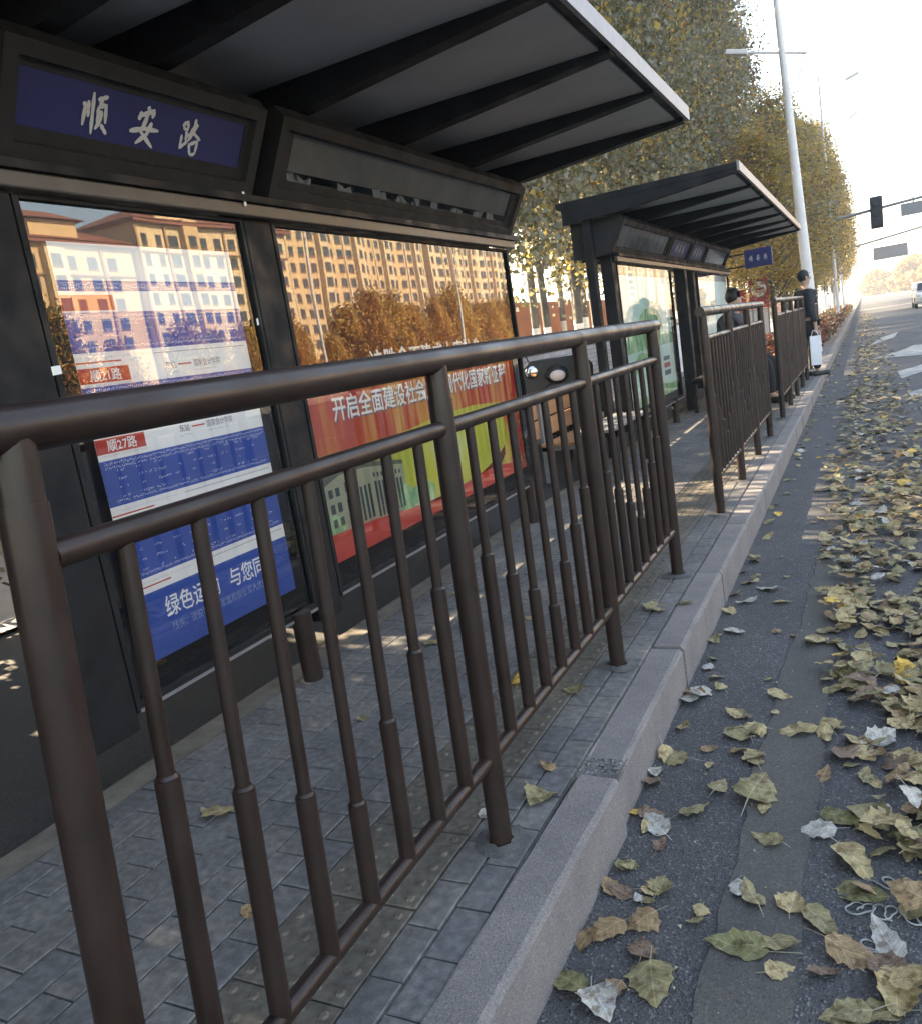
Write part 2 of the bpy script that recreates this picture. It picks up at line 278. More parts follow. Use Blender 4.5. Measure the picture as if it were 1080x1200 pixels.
# ------------------------------------------------------------------ mesh helpers
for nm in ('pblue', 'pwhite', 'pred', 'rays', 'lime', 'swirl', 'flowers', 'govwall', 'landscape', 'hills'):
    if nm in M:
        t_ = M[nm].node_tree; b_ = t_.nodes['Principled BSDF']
        t_.links.new(b_.inputs['Base Color'].links[0].from_socket, b_.inputs['Emission Color']); b_.inputs['Emission Strength'].default_value = 0.028  # faint even glow added so the prints read brighter in the shade
class MB:
    def __init__(s): s.v = []; s.f = []; s.mi = []; s.sm = []
    def add(s, vs_, fs, mi=0, smooth=False):
        b = len(s.v); s.v.extend([tuple(x) for x in vs_])
        for f in fs: s.f.append(tuple(b + i for i in f)); s.mi.append(mi); s.sm.append(smooth)
        return s
    def box(s, lo, hi, mi=0, bev=0.0, mtx=None):
        x0, y0, z0 = lo; x1, y1, z1 = hi
        if bev <= 0:
            vs_ = [(x0, y0, z0), (x1, y0, z0), (x1, y1, z0), (x0, y1, z0), (x0, y0, z1), (x1, y0, z1), (x1, y1, z1), (x0, y1, z1)]
            fs = [(3, 2, 1, 0), (4, 5, 6, 7), (0, 1, 5, 4), (1, 2, 6, 5), (2, 3, 7, 6), (3, 0, 4, 7)]
        else:
            bm = bmesh.new(); bmesh.ops.create_cube(bm, size=1)
            for v in bm.verts: v.co = Vector(((v.co.x + .5) * (x1 - x0) + x0, (v.co.y + .5) * (y1 - y0) + y0, (v.co.z + .5) * (z1 - z0) + z0))
            bmesh.ops.bevel(bm, geom=bm.edges[:], offset=bev, segments=2, affect='EDGES', profile=0.5)
            bm.verts.index_update(); vs_ = [v.co.copy() for v in bm.verts]; fs = [tuple(v.index for v in f.verts) for f in bm.faces]; bm.free()
        if mtx: vs_ = [mtx @ Vector(v) for v in vs_]
        return s.add(vs_, fs, mi)
    def tube(s, pts, r, n=14, mi=0, cap=True, smooth=True):
        """swept circle through pts; r is a number or a list"""
        pts = [Vector(p) for p in pts]; rs = r if isinstance(r, (list, tuple)) else [r] * len(pts)
        vs_ = []; fs = []
        t0 = (pts[1] - pts[0]).normalized(); a = Vector((0, 0, 1)) if abs(t0.z) < .9 else Vector((1, 0, 0))
        u = t0.cross(a).normalized()
        for i, p in enumerate(pts):
            t = (pts[min(i + 1, len(pts) - 1)] - pts[max(i - 1, 0)])
            t = t.normalized() if t.length > 1e-9 else t0
            u = (u - t * u.dot(t)).normalized(); w = t.cross(u)
            for k in range(n):
                an = 2 * math.pi * k / n; vs_.append(p + (u * math.cos(an) + w * math.sin(an)) * rs[i])
        for i in range(len(pts) - 1):
            for k in range(n):
                k2 = (k + 1) % n; fs.append((i * n + k, i * n + k2, (i + 1) * n + k2, (i + 1) * n + k))
        s.add(vs_, fs, mi, smooth)
        if cap:
            s.add(vs_[:n], [tuple(reversed(range(n)))], mi); s.add(vs_[-n:], [tuple(range(n))], mi)
        return s
    def quad(s, a, b, c, d, mi=0): return s.add([a, b, c, d], [(0, 1, 2, 3)], mi)
    def prism(s, poly, ax, a0, a1, mi=0):
        """polygon (2D list) extruded along axis ax from a0 to a1"""
        def mk(p, q):
            l = list(p); l.insert(ax, q); return tuple(l)
        n = len(poly); vs_ = [mk(p, a0) for p in poly] + [mk(p, a1) for p in poly]
        fs = [tuple(range(n)), tuple(reversed(range(n, 2 * n)))] + [(i, i + n, (i + 1) % n + n, (i + 1) % n) for i in range(n)]
        return s.add(vs_, fs, mi)
    def ball(s, c, r, mi=0, nu=12, nv=8, mtx=None):
        rx, ry, rz = r if isinstance(r, (tuple, list)) else (r, r, r)
        vs_ = []; fs = []
        for j in range(nv + 1):
            th = math.pi * j / nv
            for i in range(nu):
                ph = 2 * math.pi * i / nu
                p = Vector((rx * math.sin(th) * math.cos(ph), ry * math.sin(th) * math.sin(ph), rz * math.cos(th)))
                if mtx: p = mtx @ p
                vs_.append(Vector(c) + p)
        for j in range(nv):
            for i in range(nu):
                i2 = (i + 1) % nu; fs.append((j * nu + i, (j + 1) * nu + i, (j + 1) * nu + i2, j * nu + i2))
        return s.add(vs_, fs, mi, True)
    def mesh(s, name, mats):
        me = bpy.data.meshes.new(name); me.from_pydata(s.v, [], s.f)
        for mt in (mats if isinstance(mats, (list, tuple)) else [mats]): me.materials.append(mt)
        me.polygons.foreach_set('material_index', s.mi); me.polygons.foreach_set('use_smooth', s.sm)
        me.validate(clean_customdata=False)
        bm = bmesh.new(); bm.from_mesh(me); bmesh.ops.recalc_face_normals(bm, faces=bm.faces[:]); bm.to_mesh(me); bm.free()
        me.update(); return me
    def build(s, name, mats, parent=None): return link(name, s.mesh(name, mats), parent)
def link(name, me, parent=None, loc=None):
    o = bpy.data.objects.new(name, me); COL.objects.link(o)
    if parent is not None: o.parent = parent
    if loc is not None: o.location = loc
    return o
def tag(o, label=None, cat=None, group=None, kind=None):
    if label: o['label'] = label
    if cat: o['category'] = cat
    if group: o['group'] = group
    if kind: o['kind'] = kind
    return o
def thing(name, loc, label, cat, group=None, rz=0):
    o = bpy.data.objects.new(name, None); COL.objects.link(o); o.location = loc; o.rotation_euler = (0, 0, rz); o.empty_display_size = .2
    return tag(o, label, cat, group)
def copy_tree(o, parent=None):
    c = o.copy(); COL.objects.link(c)
    if parent is not None: c.parent = parent
    for ch in [x for x in bpy.data.objects if x.parent == o]: copy_tree(ch, c)
    return c
def struct(name, mb, mats): return tag(mb.build(name, mats), kind='structure')
def outward(o, d):
    """make a flat pane face the street"""
    me = o.data
    if me.polygons[0].normal.dot(Vector(d)) < 0: me.flip_normals()
    return o
def bevelmod(o, w=0.004, seg=2):
    md = o.modifiers.new('bevel', 'BEVEL'); md.width = w; md.segments = seg; md.limit_method = 'ANGLE'; md.angle_limit = R(40); return o
def text_mb(body, h, mtx, width=None, bold=0.0, shear=0.0):
    """glyph outlines of body, height about h, baseline origin at mtx, squeezed to width"""
    c = bpy.data.curves.new('lettering', 'FONT'); c.body = body; c.size = h; c.resolution_u = 1; c.offset = bold; c.shear = shear
    o = bpy.data.objects.new('lettering', c); COL.objects.link(o)
    dg = bpy.context.evaluated_depsgraph_get(); me = bpy.data.meshes.new_from_object(o.evaluated_get(dg))
    bpy.data.objects.remove(o); bpy.data.curves.remove(c)
    xs = [v.co.x for v in me.vertices]; x0, x1 = min(xs), max(xs); k = (width / (x1 - x0)) if width else 1
    vs_ = [mtx @ Vector(((v.co.x - x0) * k, v.co.y, 0)) for v in me.vertices]
    fs = [tuple(p.vertices) for p in me.polygons]; bpy.data.meshes.remove(me)
    return vs_, fs
def stroke(mb, pts, w, mp, mi=0):
    """brush stroke polyline with soft tapered ends mapped by mp(u,v)"""
    P = [Vector(p) for p in pts]; n = len(P); L = []; Rr = []
    dense = []
    for i in range(n - 1):
        for k in range(4): dense.append(P[i].lerp(P[i + 1], k / 4))
    dense.append(P[-1])
    for i, p in enumerate(dense):
        t = (dense[min(i + 1, len(dense) - 1)] - dense[max(i - 1, 0)]).normalized(); nn = Vector((-t.y, t.x))
        f = i / (len(dense) - 1); ww = w * (0.5 + 0.08 * math.sin(f * 9)) * min(1, 0.55 + 3 * f) * min(1, 0.45 + 2.2 * (1 - f))
        L.append(p + nn * ww); Rr.append(p - nn * ww)
    vs_ = [mp(*p) for p in L] + [mp(*p) for p in Rr]; k = len(L)
    mb.add(vs_, [(i, i + 1, k + i + 1, k + i) for i in range(k - 1)], mi)

# ------------------------------------------------------------------ SETTING: road, pavement, kerb
ZR = -0.169
g = MB(); g.quad((-400, -200, -0.30), (400, -200, -0.30), (400, 900, -0.30), (-400, 900, -0.30)); struct('ground', g, M['lane'])
g = MB(); g.quad((0.19, -12, ZR), (22, -12, ZR), (22, 420, ZR), (0.19, 420, ZR)); struct('road', g, M['asphalt'])
# worn pale band along the gutter, ragged edges
g = MB(); pts = []
ys = np.linspace(0.8, 16, 220)
L_ = [(0.525 + 0.035 * min(1, max(0, (y - 2) / 2)) + 0.05 * min(1, max(0, (y - 3) / 2)) + 0.006 * math.sin(y * 7.1) + random.uniform(-.009, .009), y, ZR + 0.004) for y in ys]
R_ = [(0.708 + 0.008 * (y - 1.5) + 0.006 * math.sin(y * 5.3 + 1) + random.uniform(-.004, .004) - max(0, y - 6) * 0.012 + random.uniform(-.006, .006), y, ZR + 0.004) for y in ys]
n_ = len(ys); g.add(L_ + R_, [(i, n_ + i, n_ + i + 1, i + 1) for i in range(n_ - 1)]); struct('worn_road_band', g, M['band'])
# pavement base (dark joints), sandy edging, back lane
g = MB(); g.box((-1.34, -6, -0.32), (0.085, 25, -0.007)); sidewalk = struct('sidewalk', g, M['joint'])
g = MB(); g.box((-1.47, -6, -0.32), (-1.343, 25, -0.004)); struct('sandy_edging', g, M['sand'])
g = MB(); g.quad((-4.1, -20, -0.05), (-1.46, -20, -0.05), (-1.46, 120, -0.05), (-4.1, 120, -0.05)); struct('back_lane', g, M['lane'])
g = MB(); g.quad((-60, -20, -0.02), (-4.08, -20, -0.02), (-4.08, 300, -0.02), (-60, 300, -0.02)); struct('verge', g, M['concrete'])
g = MB(); g.box((-3.14, 3.6, -0.3), (-3.0, 60, 0.03)); struct('lane_edging', g, M['concrete'])
g = MB(); g.quad((-1.46, 24.9, -0.03), (0.09, 24.9, -0.03), (0.09, 300, -0.03), (-1.46, 300, -0.03)); struct('tree_pit_soil', g, M['joint'])
g = MB(); g.box((22, -12, -0.3), (34, 420, -0.03)); struct('far_sidewalk', g, M['concrete'])

def paver_mesh(w, l, mt, seed, dots=False):
    r = random.Random(seed); gp = 0.0022
    t = [r.uniform(-.0012, .0012) for _ in range(4)]
    x0, x1, y0, y1 = gp, w - gp, gp, l - gp; b = 0.003
    top = [(x0 + b, y0 + b, t[0]), (x1 - b, y0 + b, t[1]), (x1 - b, y1 - b, t[2]), (x0 + b, y1 - b, t[3])]
    mid = [(x0, y0, t[0] - .0025), (x1, y0, t[1] - .0025), (x1, y1, t[2] - .0025), (x0, y1, t[3] - .0025)]
    bot = [(x, y, -.03) for x, y, _ in mid]
    mb = MB(); mb.add(top + mid + bot, [(0, 1, 2, 3)] + [(i, i + 4, (i + 1) % 4 + 4, (i + 1) % 4) for i in range(4)] + [(i + 4, i + 8, (i + 1) % 4 + 8, (i + 1) % 4 + 4) for i in range(4)])
    if dots:
        for a in range(5):
            for c in range(5):
                cx, cy = w * (a + .5) / 5, l * (c + .5) / 5
                ring = [(cx + .013 * math.cos(k * math.pi / 3), cy + .013 * math.sin(k * math.pi / 3), .0005) for k in range(6)]
                rt = [(cx + .008 * math.cos(k * math.pi / 3), cy + .008 * math.sin(k * math.pi / 3), .005) for k in range(6)]
                mb.add(ring + rt, [tuple(range(6, 12))] + [(k, (k + 1) % 6, (k + 1) % 6 + 6, k + 6) for k in range(6)])
    return mb, mt
rest = MB(); REST = TILE + [M['tactile']]
protos = {}
spots = []   # (x, y, w, l, mat index, dots)
for j, x in enumerate((-0.008, -0.096)):
    y = 0.3 + 0.08 * j
    while y < 24.8: spots.append((x, y, 0.089 if j == 0 else 0.086, 0.1625, random.randrange(5), False)); y += 0.1625
y = 0.2
while y < 24.6: spots.append((-0.396, y, 0.30, 0.30, 5, True)); y += 0.30
for k in range(9):
    y = 0.2 + 0.1 * (k % 2) + 0.013 * k
    while y < 24.7: spots.append((-0.396 - 0.1045 * (k + 1), y, 0.1045, 0.2, random.randrange(5), False)); y += 0.2
def seen(sp):
    c = Vector((sp[0] + sp[2] / 2, sp[1] + sp[3] / 2, 0)) - CAMPOS; d = c.dot(fwd)
    if d < .3: return -1
    X = 540 + 955.4 * c.dot(right) / d; Y = 600 - 955.4 * c.dot(up) / d
    if not (-60 < X < 1140 and -60 < Y < 1290): return -1
    return (sp[2] * sp[3]) ** .5 / d
order = sorted(range(len(spots)), key=lambda i: -seen(spots[i]))
for rank, i in enumerate(order):
    x, y, w, l, mi, dots = spots[i]
    key = (w, l, mi, dots, random.randrange(2))
    if rank < 298 and seen(spots[i]) > 0:
        if key not in protos:
            mb, _ = paver_mesh(w, l, None, len(protos), dots); protos[key] = mb.mesh('paving_tile', REST[mi])
        o = link('tactile_slab' if dots else 'paving_tile', protos[key], sidewalk, (x, y, random.uniform(-.0015, .0015)))
    else:
        mb, _ = paver_mesh(w, l, None, i, False)
        if y > 9: mb.v = mb.v[:8]; mb.f = mb.f[:5]
        rest.add([(a + x, b + y, c) for a, b, c in mb.v], mb.f, mi)
o = rest.build('paving_tiles', REST, sidewalk); o['kind'] = 'stuff'

# kerb stones
g = MB(); g.box((0.09, -6, -0.32), (0.20, 140, -0.02)); kerb = struct('kerb', g, M['joint'])
def stone(l, seed, chip=False, chip_end=False):
    r = random.Random(seed)
    ny = 8; prof = [(0.088, -0.03), (0.088, -0.001), (0.093, 0.0005), (0.193, 0.0), (0.203, -0.005), (0.208, -0.015), (0.2105, -0.10), (0.2115, -0.20)]
    vs_ = []; np_ = len(prof)
    for j in range(ny + 1):
        y = 0.006 + (l - 0.012) * j / ny
        for i, (x, z) in enumerate(prof):
            dx = r.uniform(-.0018, .0018); dz = r.uniform(-.0012, .0012)
            if chip and j >= ny - 1 and 2 <= i <= 4: dz -= 0.010 + r.uniform(0, .008)
            if chip_end and j <= 1 and 2 <= i <= 5: dz -= 0.012 * (1.5 - j) + r.uniform(0, .006); dx -= .004 * (i > 3)
            vs_.append((x + dx, y, z + dz))
    fs = [(j * np_ + i, (j + 1) * np_ + i, (j + 1) * np_ + i + 1, j * np_ + i + 1) for j in range(ny) for i in range(np_ - 1)]
    fs += [tuple(range(np_)), tuple(reversed([ny * np_ + i for i in range(np_)]))]
    mb = MB(); mb.add(vs_, fs)
    if chip_end:
        for j in range(1):
            for i in range(1, 5): mb.mi[j * (np_ - 1) + i] = 1
    return mb.mesh('kerb_stone', [M['kerb'], M['kerbrough']])
stones = [stone(0.99, s) for s in range(3)]
s_near = stone(0.99, 31); s_chip = stone(0.99, 32, chip_end=True)
for k in range(-3, 90):
    y = 2.046 + 0.99 * k
    me = s_near if k == -1 else s_chip if k == 0 else stones[k % 3]
    o = link('kerb_stone', me, kerb, (random.uniform(-.003, .003), y, random.uniform(-.002, .002)))
    if k == -1: o.location = (-0.010, y, 0.005); o.rotation_euler = (R(.15), 0, R(-1.45))
    if k == 0: o.location = (-0.002, y, -0.005); o['label'] = 'kerb stone with its near end chipped and broken'

# road markings
def marking(name, poly, z=ZR + 0.006, mt='roadwhite'):
    g = MB(); g.add([(x, y, z) for x, y in poly], [tuple(range(len(poly)))]); return struct(name, g, M[mt])
marking('road_arrow', [(1.42, 9.2), (1.56, 9.2), (1.56, 10.9), (1.42, 10.9)])
marking('road_arrow', [(1.40, 11.8), (1.78, 12.5), (1.70, 13.1), (1.36, 12.5)])
marking('road_arrow', [(1.36, 14.6), (2.1, 16.3), (1.9, 17.0), (1.34, 15.9)])
marking('road_arrow', [(0.95, 19.5), (1.9, 19.0), (2.6, 21.5), (1.9, 22.4), (1.5, 20.8)])
marking('road_arrow', [(0.95, 24.5), (1.6, 27.0), (1.8, 30.0), (1.3, 28.0)])
marking('stop_line', [(0.4, 72.5), (18, 72.5), (18, 74.4), (0.4, 74.4)])
marking('lane_line', [(3.9, -10), (4.05, -10), (4.05, 70), (3.9, 70)])
marking('lane_line', [(7.6, -10), (7.75, -10), (7.75, 70), (7.6, 70)])
ch = thing('chalk_scribble', (.88, 1.86, ZR), 'white looping scribble sprayed on the asphalt at the lower right', 'marking')
for cx, cy, q in ((0.83, 1.86, 0), (0.885, 1.86, 1), (0.95, 1.86, 2), (0.90, 1.97, 3), (0.86, 1.74, 4)):
    pts = []
    for k in range(40):
        a = k * 0.25 + q; rr = 0.022 + 0.008 * math.sin(k * .5 + q)
        pts.append((cx - .88 + rr * math.cos(a) + 0.001 * k - .02, cy - 1.86 + rr * 0.9 * math.sin(a), .004))
    g = MB(); g.tube(pts, 0.0024, 5); g.build('chalk_loop', M['roadwhite'], ch)

# ------------------------------------------------------------------ railings
def railing(y0, bays, D, xs, hs=1.0, lean=None, label='', post_stub=True, zoff=0.0):
    nb = bays
    t = thing('pedestrian_railing', (xs, y0, zoff), label, 'railing', 'brown pedestrian railings along the kerb')
    ln = lean or (lambda y: 0.0)
    P = lambda y, z: (0.0, y + ln(y) * z, z * hs)
    Lr = nb * D; zt, zm, zb = 1.243, 1.083, 0.232
    g = MB(); g.tube([P(-0.075, zt)] + [P(-0.07 + (Lr + .14) * k / 12, zt) for k in range(1, 12)] + [P(Lr + 0.075, zt)], 0.0305, 20)
    g.build('top_rail', M['rail'], t)
    ms, bs = [], []
    for b in range(nb):
        a0, a1 = b * D + 0.025, (b + 1) * D - 0.025
        g = MB(); g.tube([P(a0, zm), P((a0 + a1) / 2, zm), P(a1, zm)], 0.0195, 16); g.build('mid_rail', M['rail'], t)
        g = MB(); g.tube([P(a0, zb), P((a0 + a1) / 2, zb), P(a1, zb)], 0.0185, 16); g.build('bottom_rail', M['rail'], t)
    for b in range(nb + 1):
        y = b * D
        g = MB(); g.tube([P(y, 0.0), P(y, 0.6), P(y, 1.153)], 0.0295, 20); po = g.build('post', M['rail'], t)
        g = MB(); g.tube([P(y, 1.1525), P(y, zt - .01)], 0.0275, 18); g.build('post_neck', M['rail'], po)
        g = MB(); rr = random.Random(b); ring = []
        for rad, z in ((0.075, 0.002), (0.045, 0.006), (0.033, 0.010)):
            ring += [((rad * rr.uniform(.75, 1.2)) * math.cos(k * math.pi / 7), y + rad * rr.uniform(.75, 1.2) * math.sin(k * math.pi / 7), z) for k in range(14)]
        g.add(ring, [(a * 14 + k, a * 14 + (k + 1) % 14, (a + 1) * 14 + (k + 1) % 14, (a + 1) * 14 + k) for a in range(2) for k in range(14)], 0, True)
        g.build('cement_collar', M['collar'], po)
    tops = [0.728, 0.632, 0.541, 0.443, 0.541, 0.632, 0.728]
    for b in range(nb):
        for k in range(7):
            y = b * D + D * (k + 1) / 8
            g = MB(); g.tube([P(y, tops[k] - .02), P(y, tops[k] + .004), P(y, zm)], 0.0125, 12); bo = g.build('baluster', M['rail'], t)
            g = MB(); g.tube([P(y, zb), P(y, tops[k])], 0.0185, 16); g.tube([P(y, tops[k] + .0003), P(y, tops[k] + .006)], [.0165, .0135], 14, 0, False); g.build('sleeve', M['rail'], bo)
    return t
railing(0.5445, 3, 1.1488, 0.0, 1.0, lambda y: 0.075 * max(0, 1 - y / 2.6), 'nearest brown metal railing with three bays, in front of the first shelter')
railing(5.29, 3, 1.06, 0.018, 1.03, None, 'brown metal railing standing in the middle of the row, second from the camera')
railing(9.83, 4, 1.13, 0.022, 1.05, None, 'brown metal railing just before the man with the white bag, third from the camera')
railing(16.6, 3, 1.13, -0.04, 1.06, None, 'farthest brown metal railing, beyond the man and beside the red hedge')

# ------------------------------------------------------------------ shelters
def sheet(g, y0, y1, z0, z1, x, mi): g.quad((x, y0, z0), (x, y1, z0), (x, y1, z1), (x, y0, z1), mi)
BX0, BZ0, BX1, BZ1 = -1.238, 1.995, -1.085, 2.275     # face line of the sign boxes
FD = Vector((BX1 - BX0, 0, BZ1 - BZ0)).normalized(); FN = Vector((FD.z, 0, -FD.x)); FL = math.hypot(BX1 - BX0, BZ1 - BZ0)
def face(y, v, off=0.0): return Vector((BX0, 0, BZ0)) + FD * v + FN * off + Vector((0, y, 0))
XP = -1.29
def sign_box(parent, y0, y1, wy0, wy1, wv0, wv1):
    """light-box: sloping face with a raised rim round a window"""
    g = MB()
    prof = [(BX0, BZ0), (BX1, BZ1), (BX1 - .03, BZ1 + .045), (-1.62, BZ1 + .045), (-1.62, BZ0 - .01), (BX0 - .05, BZ0 - .015)]
    for ya, yb in ((y0, y0 + .004), (y1 - .004, y1)):
        g.add([(x, ya, z) for x, z in prof] + [(x, yb, z) for x, z in prof], [tuple(range(6)), tuple(range(11, 5, -1))] + [(i, (i + 1) % 6, (i + 1) % 6 + 6, i + 6) for i in range(6)])
    for i in (1, 2, 3, 4, 5):
        a = prof[i]; b = prof[(i + 1) % 6]
        g.add([(a[0], y0, a[1]), (a[0], y1, a[1]), (b[0], y1, b[1]), (b[0], y0, b[1])], [(0, 1, 2, 3)])
    # rim in two steps
    def ring(o0, o1, f0, f1):
        (a0, b0, c0, d0) = o0; (a1, b1, c1, d1) = o1
        A = [face(a0, c0, f0), face(b0, c0, f0), face(b0, d0, f0), face(a0, d0, f0)]; B = [face(a1, c1, f1), face(b1, c1, f1), face(b1, d1, f1), face(a1, d1, f1)]
        g.add(A + B, [(i, (i + 1) % 4, (i + 1) % 4 + 4, i + 4) for i in range(4)])
    o_ = (y0, y1, 0.0, FL); i_ = (y0 + .05, y1 - .05, .045, FL - .045); w_ = (wy0, wy1, wv0, wv1)
    ring(o_, o_, 0, .006); ring(o_, i_, .006, .006); ring(i_, (i_[0] + .004, i_[1] - .004, i_[2] + .004, i_[3] - .004), .006, -.016)
    i2 = (i_[0] + .004, i_[1] - .004, i_[2] + .004, i_[3] - .004)
    ring(i2, w_, -.016, -.016); ring(w_, w_, -.016, -.02)
    return g.build('sign_box', M['boxframe'], parent)
def shelter(loc_y, label, boxes, panes, roof, posts, legs, beams, roof_back):
    t = thing('bus_shelter', (-1.3, loc_y, 0), label, 'bus shelter', 'bus shelters beside the kerb')
    class P_:  # children are given in world coordinates
        pass
    def fix(o): o.matrix_parent_inverse = Matrix.Translation((1.3, -loc_y, 0)); return o
    # roof
    y0, y1, xf, zf = roof
    g = MB(); g.box((roof_back, y0, zf), (xf, y1, zf + .055)); rf = fix(g.build('roof', M['frame'], t))
    g = MB(); n_ = len(beams)
    for a, b in zip(beams[:-1], beams[1:]):
        g.box((roof_back + .01, a + .045, zf - .012), (xf - .05, b - .045, zf - .002))
    g.build('soffit', M['ceiling'], rf)
    g = MB(); g.box((xf + .001, y0 - .004, zf - .018), (xf + .022, y1 + .004, zf + .062)); g.build('edge_trim', M['alu'], rf)
    for b in beams:
        bo = MB(); bo.prism([(xf - .004, zf - .003), (xf - .004, zf - .03), (-1.10, zf - .135), (roof_back + .05, zf - .155), (roof_back + .05, zf - .003)], 1, b - .04, b + .04)
        fix(bo.build('roof_beam', M['frame'], t))
    for spec in boxes:
        spec(t, fix)
    # header bar under the boxes
    g = MB(); ya, yb = panes[0][0] - .12, panes[-1][1] + .05
    g.box((-1.275, ya, 1.912), (-1.235, yb, 1.962), 0, .006); fix(g.build('header_bar', M['bar'], t))
    g = MB(); g.box((-1.60, ya, 1.964), (-1.22, yb, 1.990)); fix(g.build('header_beam', M['frame'], t))
    for (a, b, w, top) in posts:
        g = MB(); g.box((a - w[0] / 2, b - w[1] / 2, 0.0 if top < 0 else w[2]), (a + w[0] / 2, b + w[1] / 2, abs(top)), 0, .008); fix(g.build('post', M['frame'], t))
    for (a, b) in legs:
        g = MB(); g.tube([(a, b, 0), (a, b, .30)], .043, 16); fix(g.build('leg', M['rail'], t))
    return t, fix
def lightcase(t, fix, y0, y1, z0, z1, gy0, gy1, gz0, gz1):
    """shallow display case: back tray, four frame bars, glass"""
    g = MB(); g.box((XP - .13, y0, z0), (XP - .035, y1, z1)); fix(g.build('case_back', M['black'], t))
    for nm, lo, hi in (('bar', (XP - .035, y0, z0), (XP + .012, gy0, z1)), ('bar', (XP - .035, gy1, z0), (XP + .012, y1, z1)), ('bar', (XP - .035, gy0, z0), (XP + .012, gy1, gz0)), ('bar', (XP - .035, gy0, gz1), (XP + .012, gy1, z1))):
        g = MB(); g.box(lo, hi, 0, .003); fix(g.build('case_frame', M['frame'], t))
    g = MB(); g.box((XP + .013, y0 + .01, z0 + .002), (XP + .017, y1 - .01, z0 + .014)); fix(g.build('case_trim', M['alu'], t))
    g = MB(); sheet(g, gy0, gy1, gz0, gz1, XP - .004, 0); outward(fix(g.build('glass_pane', M['glass'], t)), (1, 0, 0))

STROKES = [[(1.96, 0.192), (1.966, 0.181), (1.961, 0.124)], [(1.977, 0.199), (1.979, 0.151)], [(1.994, 0.225), (1.995, 0.104)], [(2.01, 0.206), (2.048, 0.222)], [(2.027, 0.211), (2.02, 0.191)], [(2.015, 0.188), (2.016, 0.134)], [(2.015, 0.187), (2.042, 0.197), (2.045, 0.142)], [(2.027, 0.178), (2.026, 0.151), (2.008, 0.12)], [(2.028, 0.138), (2.053, 0.112)], [(2.211, 0.224), (2.219, 0.213)], [(2.188, 0.204), (2.176, 0.177)], [(2.185, 0.191), (2.24, 0.216), (2.232, 0.191)], [(2.213, 0.196), (2.192, 0.142), (2.247, 0.099)], [(2.234, 0.178), (2.216, 0.137), (2.173, 0.103)], [(2.144, 0.138), (2.204, 0.154), (2.266, 0.156)], [(2.375, 0.2), (2.386, 0.178)], [(2.376, 0.196), (2.397, 0.208), (2.4, 0.184)], [(2.388, 0.18), (2.402, 0.185)], [(2.394, 0.181), (2.396, 0.143)], [(2.397, 0.161), (2.412, 0.168)], [(2.374, 0.162), (2.372, 0.117)], [(2.368, 0.116), (2.404, 0.144)], [(2.432, 0.223), (2.428, 0.198), (2.41, 0.168)], [(2.424, 0.202), (2.443, 0.205), (2.419, 0.165), (2.404, 0.144)], [(2.415, 0.182), (2.465, 0.156)], [(2.412, 0.139), (2.422, 0.101)], [(2.413, 0.134), (2.452, 0.152), (2.446, 0.107)], [(2.424, 0.102), (2.446, 0.107)]]
WID = [.0098] * 9 + [.011] * 6 + [.0086] * 13
def name_box(y0, y1, a0, a1, v0, v1, y_shift=0.0, scale=1.0, cy=2.21):
    def f(t, fix):
        b = fix(sign_box(t, y0, y1, a0, a1, v0, v1))
        g = MB(); g.quad(face(a0, v0, -.019), face(a1, v0, -.019), face(a1, v1, -.019), face(a0, v1, -.019)); g.build('sign_face', M['signblue'], b)
        for a_, b_ in ((0, 9), (9, 15), (15, 28)):      # one character at a time
            g = MB()
            for q_, (s_, w) in enumerate(list(zip(STROKES, WID))[a_:b_]):
                stroke(g, [((p[0] - cy) * scale + cy + y_shift, (p[1] - .165) * scale + .165) for p in s_], w * 1.35 * scale, lambda y, v: face(y, v, -.0178 + .00012 * q_))
            g.build('character', M['lettergrey'], b)
    return f
def empty_box(y0, y1, a0, a1, v0, v1, seed, back='boxin'):
    def f(t, fix):
        b = fix(sign_box(t, y0, y1, a0, a1, v0, v1)); r = random.Random(seed)
        lo_ = .0 if back == 'plastic' else .038
        g = MB(); g.quad(face(a0, v0 + lo_, -.034), face(a1, v0 + lo_, -.034), face(a1, v1, -.034), face(a0, v1, -.034)); g.quad(face(a0, v0, -.10), face(a1, v0, -.10), face(a1, v0, -.021), face(a0, v0, -.021))
        g.build('backing', M[back], b)
        g = MB(); g.quad(face(a0, v0, -.018), face(a1, v0, -.018), face(a1, v1, -.018), face(a0, v1, -.018)); outward(g.build('window_glass', M['boxglass'], b), FN)
        g = MB(); y = a0 + .03
        while y < a1 - .2:     # crumpled scraps of paper lying in the box
            w = r.uniform(.05, .20); h = r.uniform(.018, .045); n = 5
            A = [face(y + w * k / n, v0 + .002, -.024 - r.uniform(0, .006)) for k in range(n + 1)]; B = [face(y + w * k / n + r.uniform(-.01, .03), v0 + h * r.uniform(.3, 1.2), -.03 + r.uniform(-.03, .006)) for k in range(n + 1)]
            g.add(A + B, [(k, k + 1, n + 2 + k, n + 1 + k) for k in range(n)]); y += w + r.uniform(.0, .25)
        g.build('paper_scrap', M['paper'], b)
    return f

